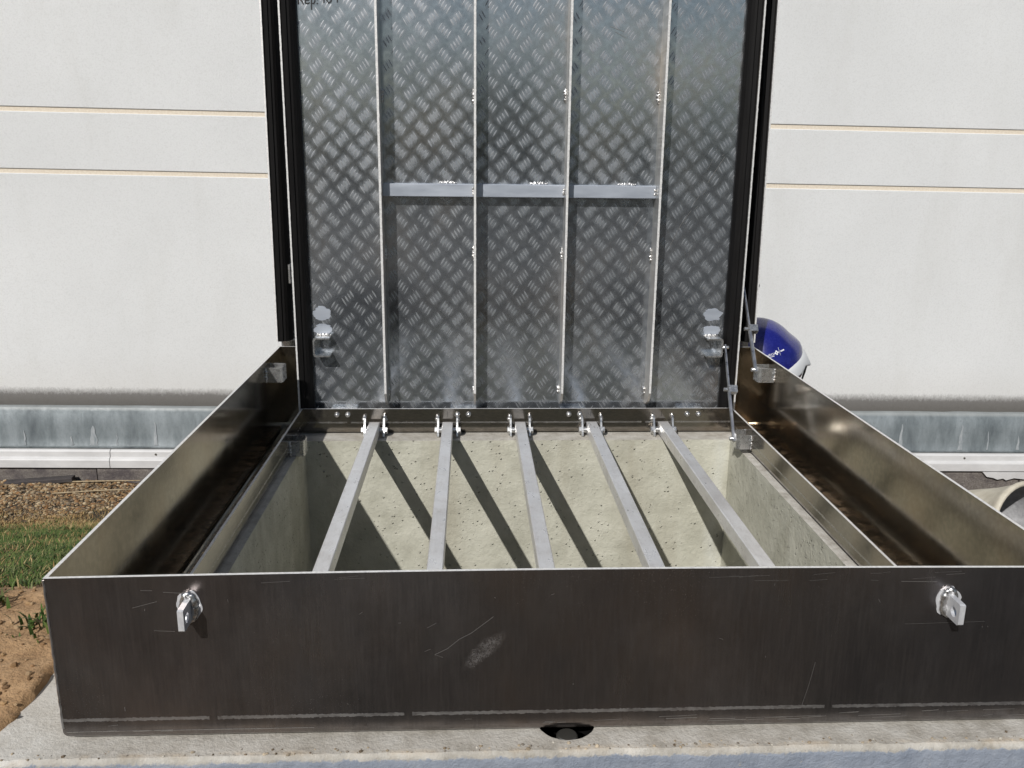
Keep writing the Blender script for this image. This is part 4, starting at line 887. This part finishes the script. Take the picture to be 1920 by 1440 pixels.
on_ground('straw_stalk', [(-1.80, 1.535, .012), (-1.65, 1.545, .018), (-1.50, 1.555, .02)], [.0035, .003, .002], 'straw', 'pale dry stalk lying on gravel nearest the plinth', 'stalk')
on_ground('straw_stalk', [(-1.78, 1.38, .010), (-1.62, 1.43, .014), (-1.50, 1.455, .014)], [.003, .003, .0015], 'straw', 'pale dry stalk lying further out on the gravel', 'stalk')
mb = MB(); mb.cbox((-2.04, 1.525, -.712), (-1.77, 1.565, -.692), .003, 0); mb.xf(Matrix.Translation((-1.9, 1.54, -.7)) @ Matrix.Rotation(.06, 4, 'Z') @ Matrix.Rotation(-.05, 4, 'Y') @ Matrix.Translation((1.9, -1.54, .7)))
tag(mesh_obj('wood_offcut', mb, 'dark_wood_and_pit_shade'), 'dark weathered wood offcut lying against the plinth at left', 'offcut')

# ------------------------------------------------------------------ grass
mb = MB(); cols = []
G = [(.042, .078, .014), (.062, .105, .020), (.088, .122, .030), (.033, .060, .012), (.12, .135, .045)]; S_ = [(.30, .20, .085), (.24, .15, .06), (.36, .27, .13), (.20, .125, .05)]
def blade(x, y, z, hgt, wd, col):
    a_ = rnd.uniform(0, 6.28); ln = rnd.uniform(.25, 1.1) * hgt; dx, dy = math.cos(a_), math.sin(a_); sx, sy = -dy * wd / 2, dx * wd / 2
    o_ = len(mb.v); k = rnd.uniform(.75, 1.25)
    for t, wk in ((0, 1), (.45, .85), (.8, .5)):
        px_, py_, pz_ = x + dx * ln * t * t, y + dy * ln * t * t, z + hgt * t * (1 - .25 * t)
        mb.v += [(px_ + sx * wk, py_ + sy * wk, pz_), (px_ - sx * wk, py_ - sy * wk, pz_)]
    mb.v.append((x + dx * ln, y + dy * ln, z + hgt * .72))
    for f in ((0, 1, 3, 2), (2, 3, 5, 4), (4, 5, 6)): mb.f.append(tuple(i + o_ for i in f)); mb.m.append(0); mb.sm.append(True)
    cols.extend([tuple(c * k for c in col)] * 7)
n = 0
while n < 62000:
    x = rnd.uniform(-2.3, -.66); y = rnd.uniform(-.92, 1.30)
    if x < -1.0 - .62 * (y + .9) and x < -.95 - .55 * (y + .9): continue
    e = .5 * nz(x * 4, y * 4, 2) + .3 * nz(x * 11, y * 11, 3)
    dens = sstep(-.72, -.55, y + .22 * e) * sstep(1.30, .95, y + .25 * e) * (.45 + .9 * sstep(-.3, .25, e))
    if y < -.62: dens = max(dens, .10 * (1 if nz(x * 6, y * 6, 8) > .32 else 0))
    if rnd.random() > dens: continue
    dry = sstep(.55, 1.12, y + .35 * e) * .88 + .07 + .22 * (nz(x * 7, y * 7, 6) > .15)
    col = rnd.choice(S_) if rnd.random() < dry else rnd.choice(G)
    blade(x, y, ground_z(x, y) - .002, rnd.uniform(.010, .030) * (1 - .35 * sstep(.6, 1.1, y)), rnd.uniform(.0016, .0034), col); n += 1
for (x, y) in ((-.69, -.86), (-.66, -.84), (-.80, -.80), (-.93, -.76)):
    for _ in range(60): blade(x + rnd.gauss(0, .018), y + rnd.gauss(0, .018), ground_z(x, y) - .002, rnd.uniform(.01, .03), rnd.uniform(.003, .006), rnd.choice(G))
mesh_obj('grass', mb, 'grass_blade', None, 'patchy short grass, part green and part dried, left of the hatch', 'stuff', cols)
# clods on the bare soil
mb = MB(); cols = []; SC = [(.30, .18, .09), (.38, .24, .12), (.22, .13, .06), (.44, .30, .17)]
for _ in range(900):
    x = rnd.uniform(-1.15, -.63); y = rnd.uniform(-1.25, -.55)
    stone(x, y, ground_z(x, y) + .001, rnd.choice((.0015, .002, .003, .0045)) * rnd.uniform(.7, 1.3))
mesh_obj('soil_crumbs', mb, 'stone', None, 'brown soil crumbs on the bare earth beside the slab', 'stuff', cols)
mb = MB(); cols = []; SC = [(.55, .46, .34), (.42, .34, .24), (.30, .26, .21), (.62, .58, .50), (.20, .15, .10)]
for _ in range(240):
    x = rnd.uniform(-.62, .66); y = -1.1305 + abs(rnd.gauss(0, .006))
    if y > -1.1045 or (x - HC[0]) ** 2 + (y - HC[1]) ** 2 < (HR + .002) ** 2: continue
    stone(x, y, -.0058, rnd.choice((.0005, .0007, .001, .0016, .0024)) * rnd.uniform(.7, 1.3))
mesh_obj('grit', mb, 'stone', None, 'small crumbs of mortar and sand along the ledge', 'stuff', cols)
# bushes added out of view behind the viewer, for the metal to reflect
mb = MB(); cols = []
for k in range(26):
    x0 = -34 + k * 2.7 + rnd.uniform(-.8, .8); y0 = -27 + rnd.uniform(-3, 3); hh = rnd.uniform(2.7, 4.1); rr = rnd.uniform(1.5, 2.4)
    for _ in range(900):
        d = Vector((rnd.gauss(0, 1), rnd.gauss(0, 1), rnd.gauss(0, 1))).normalized() * rnd.uniform(.55, 1); p = Vector((x0 + d.x * rr, y0 + d.y * rr, -.7 + hh * .55 + d.z * hh * .55 + .2 * nz(d.x * 3, d.z * 3, k)))
        s_ = rnd.uniform(.14, .30); a_ = Vector((rnd.gauss(0, 1), rnd.gauss(0, 1), rnd.gauss(0, 1))).normalized(); b_ = a_.orthogonal().normalized(); c = rnd.choice(G); kk = rnd.uniform(.5, 1.0); o_ = len(mb.v)
        mb.v += [tuple(p + a_ * s_), tuple(p + b_ * s_ * .6), tuple(p - a_ * s_), tuple(p - b_ * s_ * .6)]; cols += [tuple(q * kk for q in c)] * 4
        mb.f.append((o_, o_ + 1, o_ + 2, o_ + 3)); mb.m.append(0); mb.sm.append(False)
mesh_obj('added_bushes', mb, 'leaf', None, 'dark row of unseen bushes added far behind the viewer for the metal to mirror', 'stuff', cols)

for o in bpy.data.objects:
    if '_w' in o: del o['_w']
